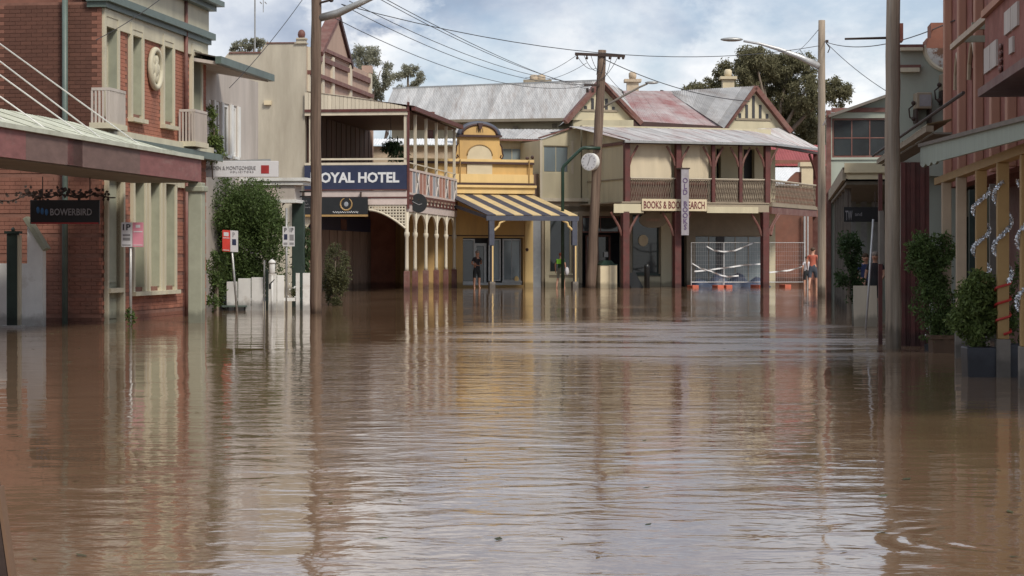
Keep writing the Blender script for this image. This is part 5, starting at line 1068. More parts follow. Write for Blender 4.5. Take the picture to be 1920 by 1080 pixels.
o = tb.obj('tarpaulin', 'tarp', None, True); o.location = (f.o.x, f.o.y, 0); o.rotation_euler = (0, 0, YK); tag(o, 'crumpled dark blue tarpaulin heaped behind the mesh barriers', 'tarpaulin')
# ---- street clock
f = At(1055, 97.0); ck = thing(f, 'street_clock', 'bottle green street clock post with round white clock face', 'clock')
X = lambda px, py: (f.pix(px, py)[0], 0, f.pix(px, py)[1])
MB().path([(X(1055, 540)[0], 0, B0), X(1055, 316), X(1057, 311), X(1090, 279), X(1095, 277), X(1126, 278)], 0.075, 8).obj('post', 'green', ck, True); MB().path([X(1104, 279), X(1105, 288)], 0.02, 5).obj('hanger', 'iron', ck)
cc = X(1107, 303.5); Tc = lambda v: Vector((cc[0] + v[0]*math.cos(-0.5) - v[1]*math.sin(-0.5), v[0]*math.sin(-0.5)+v[1]*math.cos(-0.5), cc[2]+v[2]))
dk_ = MB(Tc).prism([(0.40*math.cos(k*math.pi/16), 0.40*math.sin(k*math.pi/16)) for k in range(32)], -0.14, 0.14).obj('drum', 'white', ck)
MB(Tc).prism([(0.36*math.cos(k*math.pi/16), 0.36*math.sin(k*math.pi/16)) for k in range(32)], -0.152, -0.141).obj('dial', 'signw', dk_)
for k in range(12):
    a = k*math.pi/6; MB(Tc).bar((0.27*math.sin(a), -0.157, 0.27*math.cos(a)), (0.33*math.sin(a), -0.157, 0.33*math.cos(a)), 0.03, 0.008, (0, 1, 0)).obj('hour_mark', 'greyl2', dk_)
MB(Tc).bar((0, -0.162, 0), (-0.07, -0.162, -0.17), 0.035, 0.008, (0, 1, 0)).obj('hour_hand', 'greyl2', dk_); MB(Tc).bar((0, -0.166, 0), (0.08, -0.166, 0.25), 0.025, 0.008, (0, 1, 0)).obj('minute_hand', 'greyl2', dk_)
# ---- small street things before the shops
f = At(1137, 97.6, 0.35); bn = thing(f, 'litter_bin', 'cream boxed litter bin with green lid beside the leaning power pole', 'bin')
z1_ = f.pix(0, 499)[1]; MB().box(-0.42, 0.0, -0.3, 0.35, B0, z1_).box(0.012, 0.40, -0.32, 0.33, B0, z1_).obj('body', 'niche', bn, bevel=0.015); MB().box(-0.43, 0.41, -0.33, 0.36, z1_, z1_+0.05).prism([(-.35, z1_+.05), (.3, z1_+.05), (.15, z1_+.22), (-.2, z1_+.22)], -.25, .25).obj('lid', 'green', bn)
f = At(1213, 97.6); bo = thing(f, 'bollard', 'short black round topped bollard before the bookshop window', 'bollard'); MB().lathe([(0.13, B0), (0.12, 0.9), (0.13, 0.93), (0.13, 1.0), (0.08, 1.09), (0.01, 1.12)], n=12).obj('shaft', 'black', bo, True)
f = At(1187, 97.9); ab = thing(f, 'sandwich_board', 'black sandwich board leaning by the first maroon bookshop post', 'sandwich board'); MB().bar((-.15, 0, .65), (.25, -.1, -.1), .5, .03, (0, 1, 0)).obj('panel', 'black', ab); MB().bar((-.17, 0, .65), (-.35, .1, -.1), .5, .03, (0, 1, 0)).obj('panel', 'black', ab)
# ---- power pole with cross arms
pw, f = pole('power_pole', 'leaning grey brown power pole with cross arms and street lamp at the corner', 1108, 97.3, 0.24, 0.19, 10.85, 'wood', 0.047, 4)
X = lambda px, py, y=0: (f.pix(px, py, y)[0], y, f.pix(px, py, y)[1])
MB().bar(X(1078, 101, -.2), X(1172, 105, -.2), 0.1, 0.13).obj('cross_arm', 'iron', pw); MB().bar(X(1095, 159, -.2), X(1124, 160, -.2), 0.08, 0.1).obj('cross_arm', 'iron', pw)
for px in (1082, 1100, 1143, 1160, 1168): MB().lathe([(0.05, 0), (0.06, .08), (0.03, .12), (0.05, .18), (0.02, .22)], (X(px, 100)[0], -.2, X(px, 112)[2]), 8).obj('insulator', 'iron', pw)
for px in (1101, 1111): MB().box(X(px, 0)[0]-.06, X(px, 0)[0]+.06, -.3, -.15, X(px, 174)[2], X(px, 166)[2]).obj('fuse', 'iron', pw)
for k in range(7):
    a = X(1082+k*13, 104, -.2); c = X(1118+(k % 3)*6, 128+k*4, -.25); MB().path(sag(a, c, .25, 7), 0.012, 4).obj('jumper_wire', 'wire', pw)
MB().path([X(1123, 206), X(1150, 190), X(1200, 163), X(1214, 157)], [0.055, .05, .045, .04], 8).obj('lamp_arm', 'greyp', pw, True); MB().ell(X(1222, 155), (0.32, .14, .07)).obj('lamp_head', 'grey', pw, True)
# ------------------------------------------------------------------ right hand poles
p2, f = pole('timber_pole', 'slim grey pole with long curved lamp arm at the corner balcony', 1540.5, 78.0, 0.15, 0.125, CAMH+(480-38)*78/FPX, 'woodg', seed=6)
X = lambda px, py, y=0: (f.pix(px, py, y)[0], y, f.pix(px, py, y)[1])
MB().path([X(1536, 124), X(1500, 107), X(1460, 92), X(1425, 82), X(1394, 77)], [0.13, .10, .075, .05, .04], 10).obj('lamp_arm', 'greyl', p2, True); MB().ell(X(1372, 74), (0.42, .15, .08)).obj('lamp_head', 'grey', p2, True)
MB().box(*sorted((X(1548, 0)[0], X(1553, 0)[0])), -.05, .05, X(0, 80)[2], X(0, 75)[2]).path([X(1549, 80), X(1556, 90), X(1552, 99)], .02, 5).obj('bracket', 'iron', p2)
p1, f = pole('timber_pole', 'thick pale grey pole with dark wet foot in front of the maroon shop', 1674, 33.4, 0.128, 0.105, 6.6, 'woodg', seed=8)
X = lambda px, py, y=0: (f.pix(px, py, y)[0], y, f.pix(px, py, y)[1])
MB().path([X(1664, 71), X(1584, 73)], [.022, .018], 6).obj('side_bar', 'iron', p1)
MB().box(*sorted((X(1652, 0)[0], X(1660, 0)[0])), .12, .26, X(0, 495)[2], X(0, 395)[2]).obj('meter_box', 'greyp', p1)
# ------------------------------------------------------------------ right frontage
FR = Fr(5.9, 25.6, YR)
rx = lambda px, y=0.0: FR.pix(px, 480, y)[0]; rz = lambda px, py, y=0.0: FR.pix(px, py, y)[1]
rs = thing(FR, 'tinsel_shop', 'dark fronted shop with mustard verandah posts and scalloped green valance', 'shop')
zB = rz(1869, 306); xN = rx(1960)+0.8; xF = rx(1760)
MB().box(xF, xN+6, -0.07, 0.07, zB-0.02, zB+0.09).obj('verandah_beam', 'mustard', rs)
posts = [(1774.5, 'tanp'), (1802, 'tanp'), (1839.5, 'mustard'), (1880, 'mustard'), (1925, 'mustard')]
for px, m in posts:
    x = rx(px); w_ = 0.07
    p = MB().box(x-w_, x+w_, -w_, w_, 0.46, zB-0.02).obj('post', m, rs, bevel=0.012)
    MB().box(x-0.085, x+0.085, -0.085, 0.085, B0, 0.46).obj('post_base', 'greyp', p, bevel=0.01)
# valance and roof, drooping a little towards the street end
YV = -0.30; v0 = FR.pix(1728, 270, YV); v1 = FR.pix(1920, 219, YV); b0 = FR.pix(1728, 309, YV); b1 = FR.pix(1920, 257, YV)
sl = (v1[1]-v0[1])/(v1[0]-v0[0]); sb_ = (b1[1]-b0[1])/(b1[0]-b0[0]); xv0, xv1 = v0[0], v1[0]+4
n = 40; pts = [(xv0+(xv1-xv0)*k/n, v0[1]+sl*(xv1-xv0)*k/n) for k in range(n+1)]; low_ = []
for k in range(n*4, -1, -1):
    x = xv0+(xv1-xv0)*k/(n*4); low_.append((x, b0[1]+sb_*(x-xv0)-(0.05*abs(math.sin(math.pi*(x-xv0)/0.95)) if x-xv0 < 2.85 else 0.02)))
MB().prism(pts+low_, YV-0.02, YV+0.02).obj('valance', 'valance', rs)
MB().slab([(xv0, YV-0.06, v0[1]), (xv1, YV-0.06, v0[1]+sl*(xv1-xv0)), (xv1, 3.2, v0[1]+sl*(xv1-xv0)+0.5), (xv0, 3.2, v0[1]+0.5)], 0.05).obj('awning_roof', 'greyp', rs)
# shop front behind the posts
YS = 2.6; fw_ = [(rx(p, YS), rx(q, YS)) for p, q in ((1752, 1772), (1779, 1802), (1812, 1850), (1862, 1935))]
MB().wall(rx(1740, YS), rx(2000, YS)+4, B0, 3.1, YS, YS+0.25, [(a+.08, c-.08, 0.5, 2.45) for a, c in fw_]).obj('shop_wall', 'greend', rs)
for a, c in fw_: window(rs, a+.08, c-.08, 0.5, 2.45, YS+0.06, 'greend', 'glass', max(1, int((c-a)/1.2)), 1, 0.07, .08, True)
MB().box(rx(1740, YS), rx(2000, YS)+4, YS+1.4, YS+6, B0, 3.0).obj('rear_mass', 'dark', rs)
for px, m in ((1757, 'greend'), (1823, 'greend'), (1862, 'greyp')):
    x = rx(px, 1.2); MB().box(x-.06, x+.06, 1.14, 1.26, B0, 2.7).obj('inner_post', m, rs)
def tinsel(px, z0, z1, turns, label, m='silver', r=0.105, half=False, n=760, seed=1, rw=.032):
    x = rx(px); F_ = Fr(*FR.w(x, 0).xy, YR); rr = random.Random(seed); b_ = MB()
    for k in range(n):
        t_ = k/n; a = turns*2*math.pi*t_ + 0.5; p = Vector((r*math.cos(a), r*math.sin(a), z0+(z1-z0)*t_)); q = Vector((rr.gauss(0, 1), rr.gauss(0, 1), rr.gauss(0, 1))).normalized()*rw; s_ = q.cross(Vector((rr.gauss(0, 1), rr.gauss(0, 1), rr.gauss(0, 1)))).normalized()*0.005
        b_.add([p-q-s_, p+q-s_, p+q+s_, p-q+s_], [(0, 1, 2, 3)])
    o = b_.obj('tinsel_garland', m, None); o.location = (F_.o.x, F_.o.y, 0); o.rotation_euler = (0, 0, YR); tag(o, label, 'tinsel', 'tinsel garlands wound on the posts'); return o
tinsel(1839.5, 1.2, 2.35, 2.2, 'silver tinsel wound round the first mustard post beyond the charcoal tub', seed=2); tinsel(1880, 1.15, 2.35, 1.9, 'silver tinsel wound round the mustard post with the red ribbon', seed=3); tinsel(1925, 0.5, 2.3, 2.6, 'silver tinsel on the post at the right edge of the picture', seed=4)
x = rx(1880); rb_ = MB().path([(x+.085*1.3*max(-.8, min(.8, math.cos(k*.5)))*1.0, .085*1.3*max(-.8, min(.8, math.sin(k*.5))), 0.52+k*0.0155) for k in range(45)], 0.016, 5).obj('red_ribbon', 'ribbon', None); rb_.location = (FR.o.x, FR.o.y, 0); rb_.rotation_euler = (0, 0, YR); tag(rb_, 'red ribbon spiralling round the lower part of a mustard post', 'ribbon')
# planters
def planter(px, wy, w_, h_, m, label, blobs, n, lm, seed, rim=True, taper=0.85, group='potted shrubs on the right footpath', size=.05, clumps=18):
    Y = CAMH*FPX/(wy-HOR); f = At(px, Y); th = thing(f, 'potted_shrub', label, 'potted plant', group); a = w_/2; c = a*taper
    MB().add([(-c, -c, B0), (c, -c, B0), (c, c, B0), (-c, c, B0), (-a, -a, h_), (a, -a, h_), (a, a, h_), (-a, a, h_)], [(0, 3, 2, 1), (4, 5, 6, 7), (0, 1, 5, 4), (1, 2, 6, 5), (2, 3, 7, 6), (3, 0, 4, 7)]).obj('tub', m, th, bevel=.015)
    if rim: MB().wall(-a-.02, a+.02, -a-.02, a+.02, 0, .06, [(-a+.03, a-.03, -a+.03, a-.03)]).obj('rim', m, th).matrix_local = Matrix.Translation((0, 0, h_-.03)) @ Matrix.Rotation(math.radians(90), 4, 'X') @ Matrix.Translation((0, 0, 0))
    bl = []
    for (x0, y0, x1, y1, dy, ry) in blobs:
        (p, zt), (q, zb) = f.pix(x0, y0, dy), f.pix(x1, y1, dy); bl.append(((p+q)/2, dy, (zt+zb)/2, abs(q-p)/2, ry, abs(zt-zb)/2))
    leaves('foliage', bl, n, size, lm, th, seed, clumps, .36, .3)
    for q in bl: MB().path([(0, 0, h_-.1), (q[0]*.6, q[1]*.6, q[2]*.6+.1), (q[0], q[1], q[2]+q[5]*.5)], [.03, .02, .008], 6).obj('stem', 'bark', th)
planter(1766, 661, 0.36, 0.24, 'terra', 'tall dark shrub in a brown timber planter beside the maroon shop', [(1706, 440, 1795, 545, .1, .4), (1716, 520, 1800, 625, 0, .35), (1704, 436, 1765, 500, 0, .3), (1740, 585, 1796, 645, -.05, .2)], 12000, 'leaf_green', 31, size=.06, clumps=34)
planter(1838, 706, 0.40, 0.36, 'tub', 'bushy light green shrub in a charcoal tub before the mustard post', [(1788, 522, 1876, 612, 0, .32), (1784, 565, 1872, 655, -.02, .3), (1810, 505, 1866, 560, .05, .2)], 12000, 'leaf_bright', 32, rim=False, clumps=30)
planter(1915, 706, 0.40, 0.40, 'tub', 'green shrub in a charcoal tub cut by the right edge of the picture', [(1892, 480, 1950, 600, .1, .25), (1890, 560, 1950, 655, 0, .25)], 3200, 'leaf_green', 33, rim=False)
f = At(1745, 33.0); wfp = thing(f, 'flower_pot', 'small pot of white flowers beside the brown timber planter', 'potted plant'); MB().lathe([(.07, B0), (.1, .1)], n=10).obj('pot', 'tub', wfp); leaves('foliage', [(0, 0, .22, .14, .12, .1)], 160, .05, 'leaf_green', wfp, 3, 5, .6); fb = MB(); rr = random.Random(8)
for k in range(9): fb.ell((rr.uniform(-.1, .1), rr.uniform(-.14, -.02), rr.uniform(.18, .34)), (.016, .016, .014), 6, 4)
fb.obj('blossoms', 'white', wfp)
# maroon shop end: timber screen and posts just past the thick pole
ms = thing(FR, 'maroon_shop', 'maroon timber shop end with vertical boards behind the thick pole', 'shop')
Tm = END(rx(1690, 0.6)); fmp = At(1715, 34.6, -0.105); 
for i in range(6):
    a = fmp.pix(1689+i*9, 0)[0]; c = fmp.pix(1697.4+i*9, 0)[0]; TT = lambda v: FR.inv(fmp.w(v[0], v[1], v[2]))
    MB(TT).box(a, c, 0.0 if i % 2 else -0.04, 0.07, B0, fmp.pix(0, 312)[1]).obj('board', 'maroon', ms)
MB(TT).box(fmp.pix(1651, 0)[0], fmp.pix(1658.5, 0)[0], 0.5, 0.6, B0, fmp.pix(0, 330)[1]).obj('post', 'maroon', ms)
zg = 3.57; x28, x42 = FR.inv(Vector((6.2, 28.2, 0))).x, FR.inv(Vector((7.4, 47.0, 0))).x
MB().box(x42, x28-6.5, -0.12, 0.0, zg-0.09, zg+0.01).obj('gutter', 'kwall', ms)
roof_sheets(ms, None, (x42, -0.08, zg+0.02), (x28-6.5, -0.08, zg+0.02), (x42, 0.3, zg+0.1), (x28-6.5, 0.3, zg+0.1), 12, 'kcream')
MB().path([(x42, -0.2, zg+0.09), (x28, -0.2, zg+0.05)], 0.025, 6).obj('cable_pipe', 'iron', ms)
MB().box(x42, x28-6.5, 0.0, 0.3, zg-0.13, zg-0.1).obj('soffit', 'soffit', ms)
MB().box(x42+1, x28-5.4, 2.5, 6, B0, zg+0.5).obj('rear_mass', 'maroonb', ms)
# pale green rendered building with scrolled parapet
fg = At(1730, 46.5, -0.105); gb = thing(fg, 'green_parapet_building', 'pale green rendered building with curved parapet and red coping past the thick pole', 'building')
q = lambda l: [fg.pix(*p) for p in l]; cur = [(1732+(1-math.cos(k*math.pi/16))*48, 85+math.sin(k*math.pi/16)*48) for k in range(9)]
MB().prism(q([(1686, 330), (1686, 84), (1730, 84)] + cur + [(1800, 133), (1800, 330)]), 0, 0.3).obj('side_wall', 'greenw', gb)
MB().path([(fg.pix(*p)[0], -0.03, fg.pix(*p)[1]) for p in cur], 0.05, 6).obj('scroll_moulding', 'cream', gb)
MB().prism(q([(1732, 86)] + cur + [(1800, 133), (1800, 86)]), 0.5, 0.9).obj('weathered_gable', mat('flaking_paint', (0.62, 0.6, 0.58), 0.8, 0.1, 6, col2=(0.25, 0.14, 0.09), mix=(0.48, 0.56)), gb)
for a, c, y0, y1, m in ((1685, 1731, 85, 90, 'maroonb'), (1687, 1729, 90.3, 96, 'cream'), (1685, 1725, 123, 128, 'maroonb'), (1687, 1723, 128.3, 136, 'cream')):
    (x0, z1), (x1, z0) = fg.pix(a, y0), fg.pix(c, y1); MB().box(x0, x1, -0.2, -0.002, z0, z1).obj('moulding', m, gb)
MB().box(fg.pix(1680, 0)[0], fg.pix(1697, 0)[0], 0.5, 1.0, fg.pix(0, 90)[1], fg.pix(0, 58)[1]).obj('pier', 'pinkd', gb); (x0, z1), (x1, z0) = fg.pix(1745, 50), fg.pix(1790, 86)
MB().box(x0, x1, 1, 2, z0, z1-0.15).box(x0+.1, x1, 1.05, 1.95, z1-.15, z1+.2).obj('chimney', 'brickd', gb)
MB().box(fg.pix(1700, 0)[0], fg.pix(1800, 0)[0], 0.3, 5, B0, fg.pix(0, 140)[1]).obj('rear_mass', 'greenw', gb)
for i, (a, c, y0, y1) in enumerate(((1714, 1743, 176, 206), (1762, 1782, 141, 172))):
    (x0, z1), (x1, z0) = fg.pix(a, y0), fg.pix(c, y1); f = Fr(*fg.w((x0+x1)/2, -0.3).xy, 0); th = thing(f, 'air_conditioner', ['boxy air conditioner with coiled pipes on the lower green wall', 'boxy air conditioner high on the green wall under the flaking gable'][i], 'air conditioner', 'air conditioners on the green wall'); h = (x1-x0)/2
    MB().box(-h, h, -0.15, 0.28, z0, z1).obj('case', 'kwall', th, bevel=.02); MB().box(-h+.06, h-.02, -0.162, -0.151, z0+.05, z1-.05).obj('grille', 'greyl2', th)
    MB().path([(-h-.02, 0, z0+.1), (-h-.14, 0, z0), (-h-.12, 0, z0-.18), (-h-.02, 0, z0-.25)], .018, 6).ell((-h-.06, -.1, z0+.12), (.05, .05, .05)).ell((-h-.06, -.1, z0-.22), (.05, .05, .05)).obj('pipe', 'iron', th)
    MB().box(-h, -h+.04, -.1, .28, z0-.3, z0).box(h-.04, h, -.1, .28, z0-.3, z0).obj('bracket', 'iron', th)
# salmon building with pilasters, arched windows and oriel board
pb = thing(FR, 'salmon_building', 'salmon and red upper facade with pilasters and pointed windows above the valance', 'building')
YP = 1.3; sx = lambda px, y=YP: FR.pix(px, 480, y)[0]; sz = lambda px, py, y=YP: FR.pix(px, py, y)[1]
xa, xb = sx(1779), sx(1990); wz0, wz1 = 3.75, 5.05
wins = [(sx(1796), sx(1803)), (sx(1822), sx(1834)), (sx(1861), sx(1872)), (sx(1885), sx(1897))]
MB().wall(xa, xb+3, 2.9, 9.5, YP, YP+.3, [(a, c, wz0, wz1) for a, c in wins] + [(a, c, 5.6, 7.4) for a, c in wins]).obj('front_wall', 'pinkd', pb)
MB().box(xa+.35, xb+3, YP+.6, YP+5, 2.9, 9.3).obj('rear_mass', 'pinkd', pb)
for px in (1784, 1811, 1843, 1874, 1905):
    x = sx(px); MB().box(x-.16, x+.16, YP-.16, YP-.002, 2.9, 9.4).obj('pilaster', 'pinkr', pb, bevel=.02)
for a, c in wins:
    for z0, z1 in ((wz0, wz1), (5.6, 7.4)):
        window(pb, a, c, z0, z1, YP+.1, 'cream', 'glass', 1, 2, .05, .08, True); mxx = (a+c)/2; h = (c-a)/2+.1
        MB().path([(mxx-h, YP-.04, z1-.2), (mxx-h*.85, YP-.04, z1+.1), (mxx-h*.4, YP-.04, z1+.38), (mxx, YP-.04, z1+.5), (mxx+h*.4, YP-.04, z1+.38), (mxx+h*.85, YP-.04, z1+.1), (mxx+h, YP-.04, z1-.2)], .045, 6).obj('pointed_arch', 'tanp', pb)
z_a, z_b = sz(1785, 89, YP-.5), sz(1868, 18, YP-.5)
MB().bar((sx(1785, YP-.5), YP-.5, z_a), (sx(1868, YP-.5)+1.2, YP-.5, z_b), .08, .1).obj('conduit', 'tanp', pb)
for px in (1797, 1822, 1846): x = sx(px, YP-.5); MB().box(x-.04, x+.04, YP-.5, YP, z_a-.02, z_a+.1).obj('conduit_bracket', 'sage', pb)
YO = 0.4; ox0, ox1 = FR.pix(1847, 480, YO)[0], FR.pix(2000, 480, YO)[0]; oz0 = FR.pix(1880, 144, YO)[1]
orl = MB().box(ox0, ox1, YO, YP-.17, oz0, oz0+2.6).obj('oriel', 'pinkd', pb); MB().box(ox0-.05, ox1, YO-.1, YP-.17, oz0-.12, oz0-.003).obj('oriel_base', 'maroonb', orl); MB().box(ox0, ox1, YO-.06, YO, oz0+1.02, oz0+1.12).obj('oriel_band', 'pinkr', orl)
TO = END(ox0)
for p, q_, y0, y1 in ((1848, 1872, 78, 136), (1886, 1912, 8, 62), (1895, 1903, 65, 105)):
    a, c = FR.pix(p, 0, YO)[0], FR.pix(q_, 0, YO)[0]; z0, z1 = FR.pix((p+q_)/2, y1-5, YO)[1], FR.pix((p+q_)/2, y0+5, YO)[1]; k = 2 if q_-p > 12 else 1
    for j in range(k): MB().box(a+(c-a)*j/k+.03, a+(c-a)*(j+1)/k-.03, YO-.03, YO+.0, z0, z1).obj('white_panel', 'pinkw', orl)
for j in range(4): MB().ell((FR.pix(1880, 0, YO)[0], YO-.03, FR.pix(1880, 88+j*14, YO)[1]), (.09, .03, .05), 8, 5).obj('boss', 'maroonb', orl)
# grey green gabled house with red trimmed windows
fh = At(1610, 71, -0.105); gh = thing(fh, 'grey_green_house', 'grey green upper house front with skillion roof and red framed windows', 'house')
q = lambda l: [fh.pix(*p) for p in l]; (wx0, wz1), (wx1, wz0) = fh.pix(1560, 222), fh.pix(1668, 295)
MB().prism(q([(1549, 300), (1549, 222), (1700, 170), (1700, 300)]), 0.1, .3).obj('wall_core', 'greenw', gh)
MB().wall(fh.pix(1550, 0)[0], fh.pix(1700, 0)[0], B0, fh.pix(0, 222)[1], -.05, .099, [(wx0, wx1, wz0, wz1)]).obj('front_wall', 'greenw', gh)
window(gh, wx0, wx1, wz0, wz1, 0.0, 'maroonb', 'glass', 3, 2, .06, .08, True, sm='greenw')
a, c = fh.pix(1553, 222), fh.pix(1700, 170); MB().bar((a[0], -.2, a[1]+.05), (c[0], -.2, c[1]+.05), .5, .09).obj('verge', 'greyp', gh); MB().slab([(a[0], -.3, a[1]+.1), (c[0], -.3, c[1]+.1), (c[0], 5, c[1]+.1), (a[0], 5, a[1]+.1)], .05).obj('roof', 'roofw', gh)
MB().box(fh.pix(1549, 0)[0], fh.pix(1558, 0)[0], -.12, -.052, B0, fh.pix(0, 218)[1]).obj('corner_board', 'maroonb', gh); MB().box(fh.pix(1558.3, 0)[0], fh.pix(1690, 0)[0], -.1, -.052, fh.pix(0, 221.8)[1], fh.pix(0, 214)[1]).obj('head_board', 'maroonb', gh)
# dim footpath verandah with yellow edged roof
fd = At(1620, 52, -0.105); vd = thing(fd, 'yellow_edged_verandah', 'low dark verandah with yellow edged roof between the two grey poles', 'verandah')
(x0, z1), (x1, z0) = fd.pix(1583, 306), fd.pix(1690, 336)
TD = lambda v: v
FDS = Fr(*fd.w(fd.pix(1583, 0)[0], 0).xy, YL); Ts = lambda v: fd.inv(FDS.w(v[0], v[1], v[2]))
MB().box(x0, x1, -.1, .0, z0+.16, z1).box(x0+.08, x1, -.04, .0, z0, z0+.1).obj('end_fascia', 'niche', vd); MB().box(x0+.03, x1, .003, .06, z0+.02, z1-.02).obj('end_infill', 'niche', vd)
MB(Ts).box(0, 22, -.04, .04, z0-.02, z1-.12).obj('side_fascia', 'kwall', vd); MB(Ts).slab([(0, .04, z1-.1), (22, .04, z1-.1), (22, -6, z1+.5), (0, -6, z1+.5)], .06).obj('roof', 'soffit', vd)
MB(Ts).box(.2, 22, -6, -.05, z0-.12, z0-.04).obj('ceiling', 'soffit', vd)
MB(Ts).box(-9, 24, -4.2, -3.9, B0, z1).obj('shop_wall', 'dark', vd)
for i in range(5): MB(Ts).box(3+i*3.2, 3.16+i*3.2, -.25, -.09, B0, z0-.04).obj('post', 'greyp', vd)
MB(Ts).box(23, 23.3, -4, 0, B0, z1).obj('end_wall', 'brownw2', vd)
for i in range(4): MB(Ts).box(17.0, 17.05, -1.5+.35*i, -1.3+.35*i, 1.2, z0-.1).obj('slat', 'grey', vd)
fw2 = At(1615, 47); tw = thing(fw2, 'dark_shop_sign', 'dark hanging shop sign with pale letters under the yellow edged verandah', 'sign')
(x0, z1), (x1, z0) = fw2.pix(1582, 388), fw2.pix(1650, 416); MB().box(x0, x1, 0, .05, z0, z1).obj('board', 'black', tw)
text('lettering', 'TW', 'greyl2', tw, fw2.pix(1585, 0)[0], fw2.pix(1598, 0)[0], fw2.pix(0, 413)[1], fw2.pix(0, 395)[1], -.004)
text('lettering', 'and', 'greyl2', tw, fw2.pix(1603, 0)[0], fw2.pix(1616, 0)[0], fw2.pix(0, 405)[1], fw2.pix(0, 398)[1], -.004, bold=0)
for x in (x0+.1, x1-.1): MB().path([(x, .02, z1), (x, .02, z1+.35)], .012, 5).obj('hanger', 'iron', tw)
fa = At(1625, 43.9); wa = thing(fa, 'white_display_board', 'plain white board panel standing in water left of the thick pole', 'board'); (x0, z1), (x1, _) = fa.pix(1603, 536), fa.pix(1647, 612)
MB().bar(((x0+x1)/2, .1, B0), ((x0+x1)/2, .22, z1), x1-x0, .03, (0, 1, 0)).obj('panel', 'hcream', wa); MB().bar((x0+.03, .5, B0), (x0+.03, .25, z1-.05), .03, .03).bar((x1-.03, .5, B0), (x1-.03, .25, z1-.05), .03, .03).obj('leg', 'greyp', wa)
fq = At(1623, 43.2); lp = thing(fq, 'leaning_pipe', 'thin grey pipe leaning in front of the plain white board', 'pipe'); MB().path([(fq.pix(1621, 0)[0], 0, B0), (fq.pix(1639, 0)[0], .1, fq.pix(0, 411)[1])], .022, 8).obj('tube', 'greyl', lp, True)
shrub('shrub', 'tall dark shrub in the shade under the yellow edged verandah', 1592, 50, [(1570, 440, 1618, 510, 0, .4), (1568, 490, 1614, 560, 0, .4)], 2400, .10, 'leaf_dark', 35, 'shrubs beside the fence')
# ------------------------------------------------------------------ trees
def gum(name, label, px, Y, ybase, blobs, n, size, m, seed, group='gum trees behind the rooftops', clumps=26, trunk=.35, spread=.30):
    f = At(px, Y); th = thing(f, name, label, 'tree', group); bl = []
    for (x0, y0, x1, y1, dy) in blobs:
        (a, zt), (c, zb) = f.pix(x0, y0, dy), f.pix(x1, y1, dy); w_ = abs(c-a)/2; bl.append(((a+c)/2, dy, (zt+zb)/2, w_, w_*.8, abs(zt-zb)/2))
    leaves('crown', bl, n, size, m, th, seed, clumps, spread, .9, .35); zt0 = f.pix(px, ybase)[1]
    tk = MB().path([(0, 0, B0), (.1, 0, zt0*.5), (0, 0, zt0)], [trunk, trunk*.85, trunk*.7], 10).obj('trunk', 'bark', th, True)
    for q in bl: MB().path([(0, 0, zt0-.4), (q[0]*.5, q[1]*.5, zt0+(q[2]-zt0)*.55), (q[0]*.9, q[1]*.9, q[2]), (q[0], q[1], q[2]+q[5]*.25)], [trunk*.5, trunk*.33, trunk*.16, .03], 7).obj('limb', 'bark', tk, True)
gum('gum_tree', 'huge dark gum tree spreading behind the bookshop roofs', 1450, 150, 270, [(1375, 85, 1470, 165, 0), (1340, 110, 1420, 190, -2), (1430, 95, 1530, 170, 1), (1300, 145, 1380, 200, -1), (1390, 150, 1500, 230, 2), (1480, 140, 1545, 215, -1), (1540, 145, 1598, 200, 0), (1440, 190, 1540, 290, 3), (1278, 155, 1330, 190, 0), (1385, 90, 1440, 130, -2)], 80000, .22, 'leaf_biggum', 41, clumps=60, trunk=.4, spread=.27)
gum('gum_tree', 'pale grey gum tree rising behind the hotel parapet', 690, 132, 215, [(655, 80, 712, 140, 0), (690, 110, 737, 170, 0), (660, 130, 725, 195, 1)], 14000, .15, 'leaf_gum', 42, trunk=.2, spread=.3)
gum('gum_tree', 'small pale gum tree just above the long iron roof', 765, 140, 200, [(735, 124, 797, 170, 0), (748, 120, 780, 145, 0)], 5000, .15, 'leaf_gum', 43, trunk=.2, spread=.26)
gum('gum_tree', 'sparse treetop showing over the stepped hotel side wall', 468, 128, 130, [(430, 76, 470, 100, 0), (455, 68, 503, 98, 0)], 3600, .15, 'leaf_gum', 44, trunk=.2, spread=.24)
gum('gum_tree', 'bushy dark tree low behind the corner balcony roof', 1500, 165, 300, [(1430, 200, 1530, 290, 0), (1500, 190, 1560, 290, 2)], 20000, .26, 'leaf_olive', 45, trunk=.3)
# ------------------------------------------------------------------ overhead wires
def wire(label, p, q, s, r=.014):
    a, c = P(*p), P(*q); f = Fr(a.x, a.y, 0); o = MB().path([v - Vector((a.x, a.y, 0)) for v in sag(a, c, s, 18)], r*.75, 5).obj('overhead_wire', 'wire', None); o.location = (a.x, a.y, 0); tag(o, label, 'wire', 'overhead wires')
wire('upper wire sweeping from the tall left pole across the sky to the slim grey pole', (640, 8, 54), (1535, 86, 78), .8, .016)
wire('wire from the brick building eave dropping to the white house', (575, -12, 54), (430, 165, 52), .1, .012)
wire('lowest of the wires between the tall pole and the power pole', (620, 30, 54), (1108, 160, 97), .75, .014)
wire('second lowest wire between the tall pole and the power pole', (640, 8, 54), (1108, 158, 97), .6, .014)
wire('middle wire between the tall pole and the power pole', (655, 2, 54), (1112, 156, 97), .5, .014)
wire('upper wire between the lamp arm and the power pole', (690, -14, 54), (1110, 164, 97), .35, .014)
wire('steep wire crossing the others from the top edge to the power pole', (715, -6, 52), (1112, 170, 97), .25, .014)
wire('short wire from the power pole cross arm towards the long iron roof', (1082, 103, 97), (985, 146, 117), .2, .016)
wire('thin wire from the power pole to the vents on the long iron roof', (1100, 118, 97), (1003, 152, 117), .2, .016)
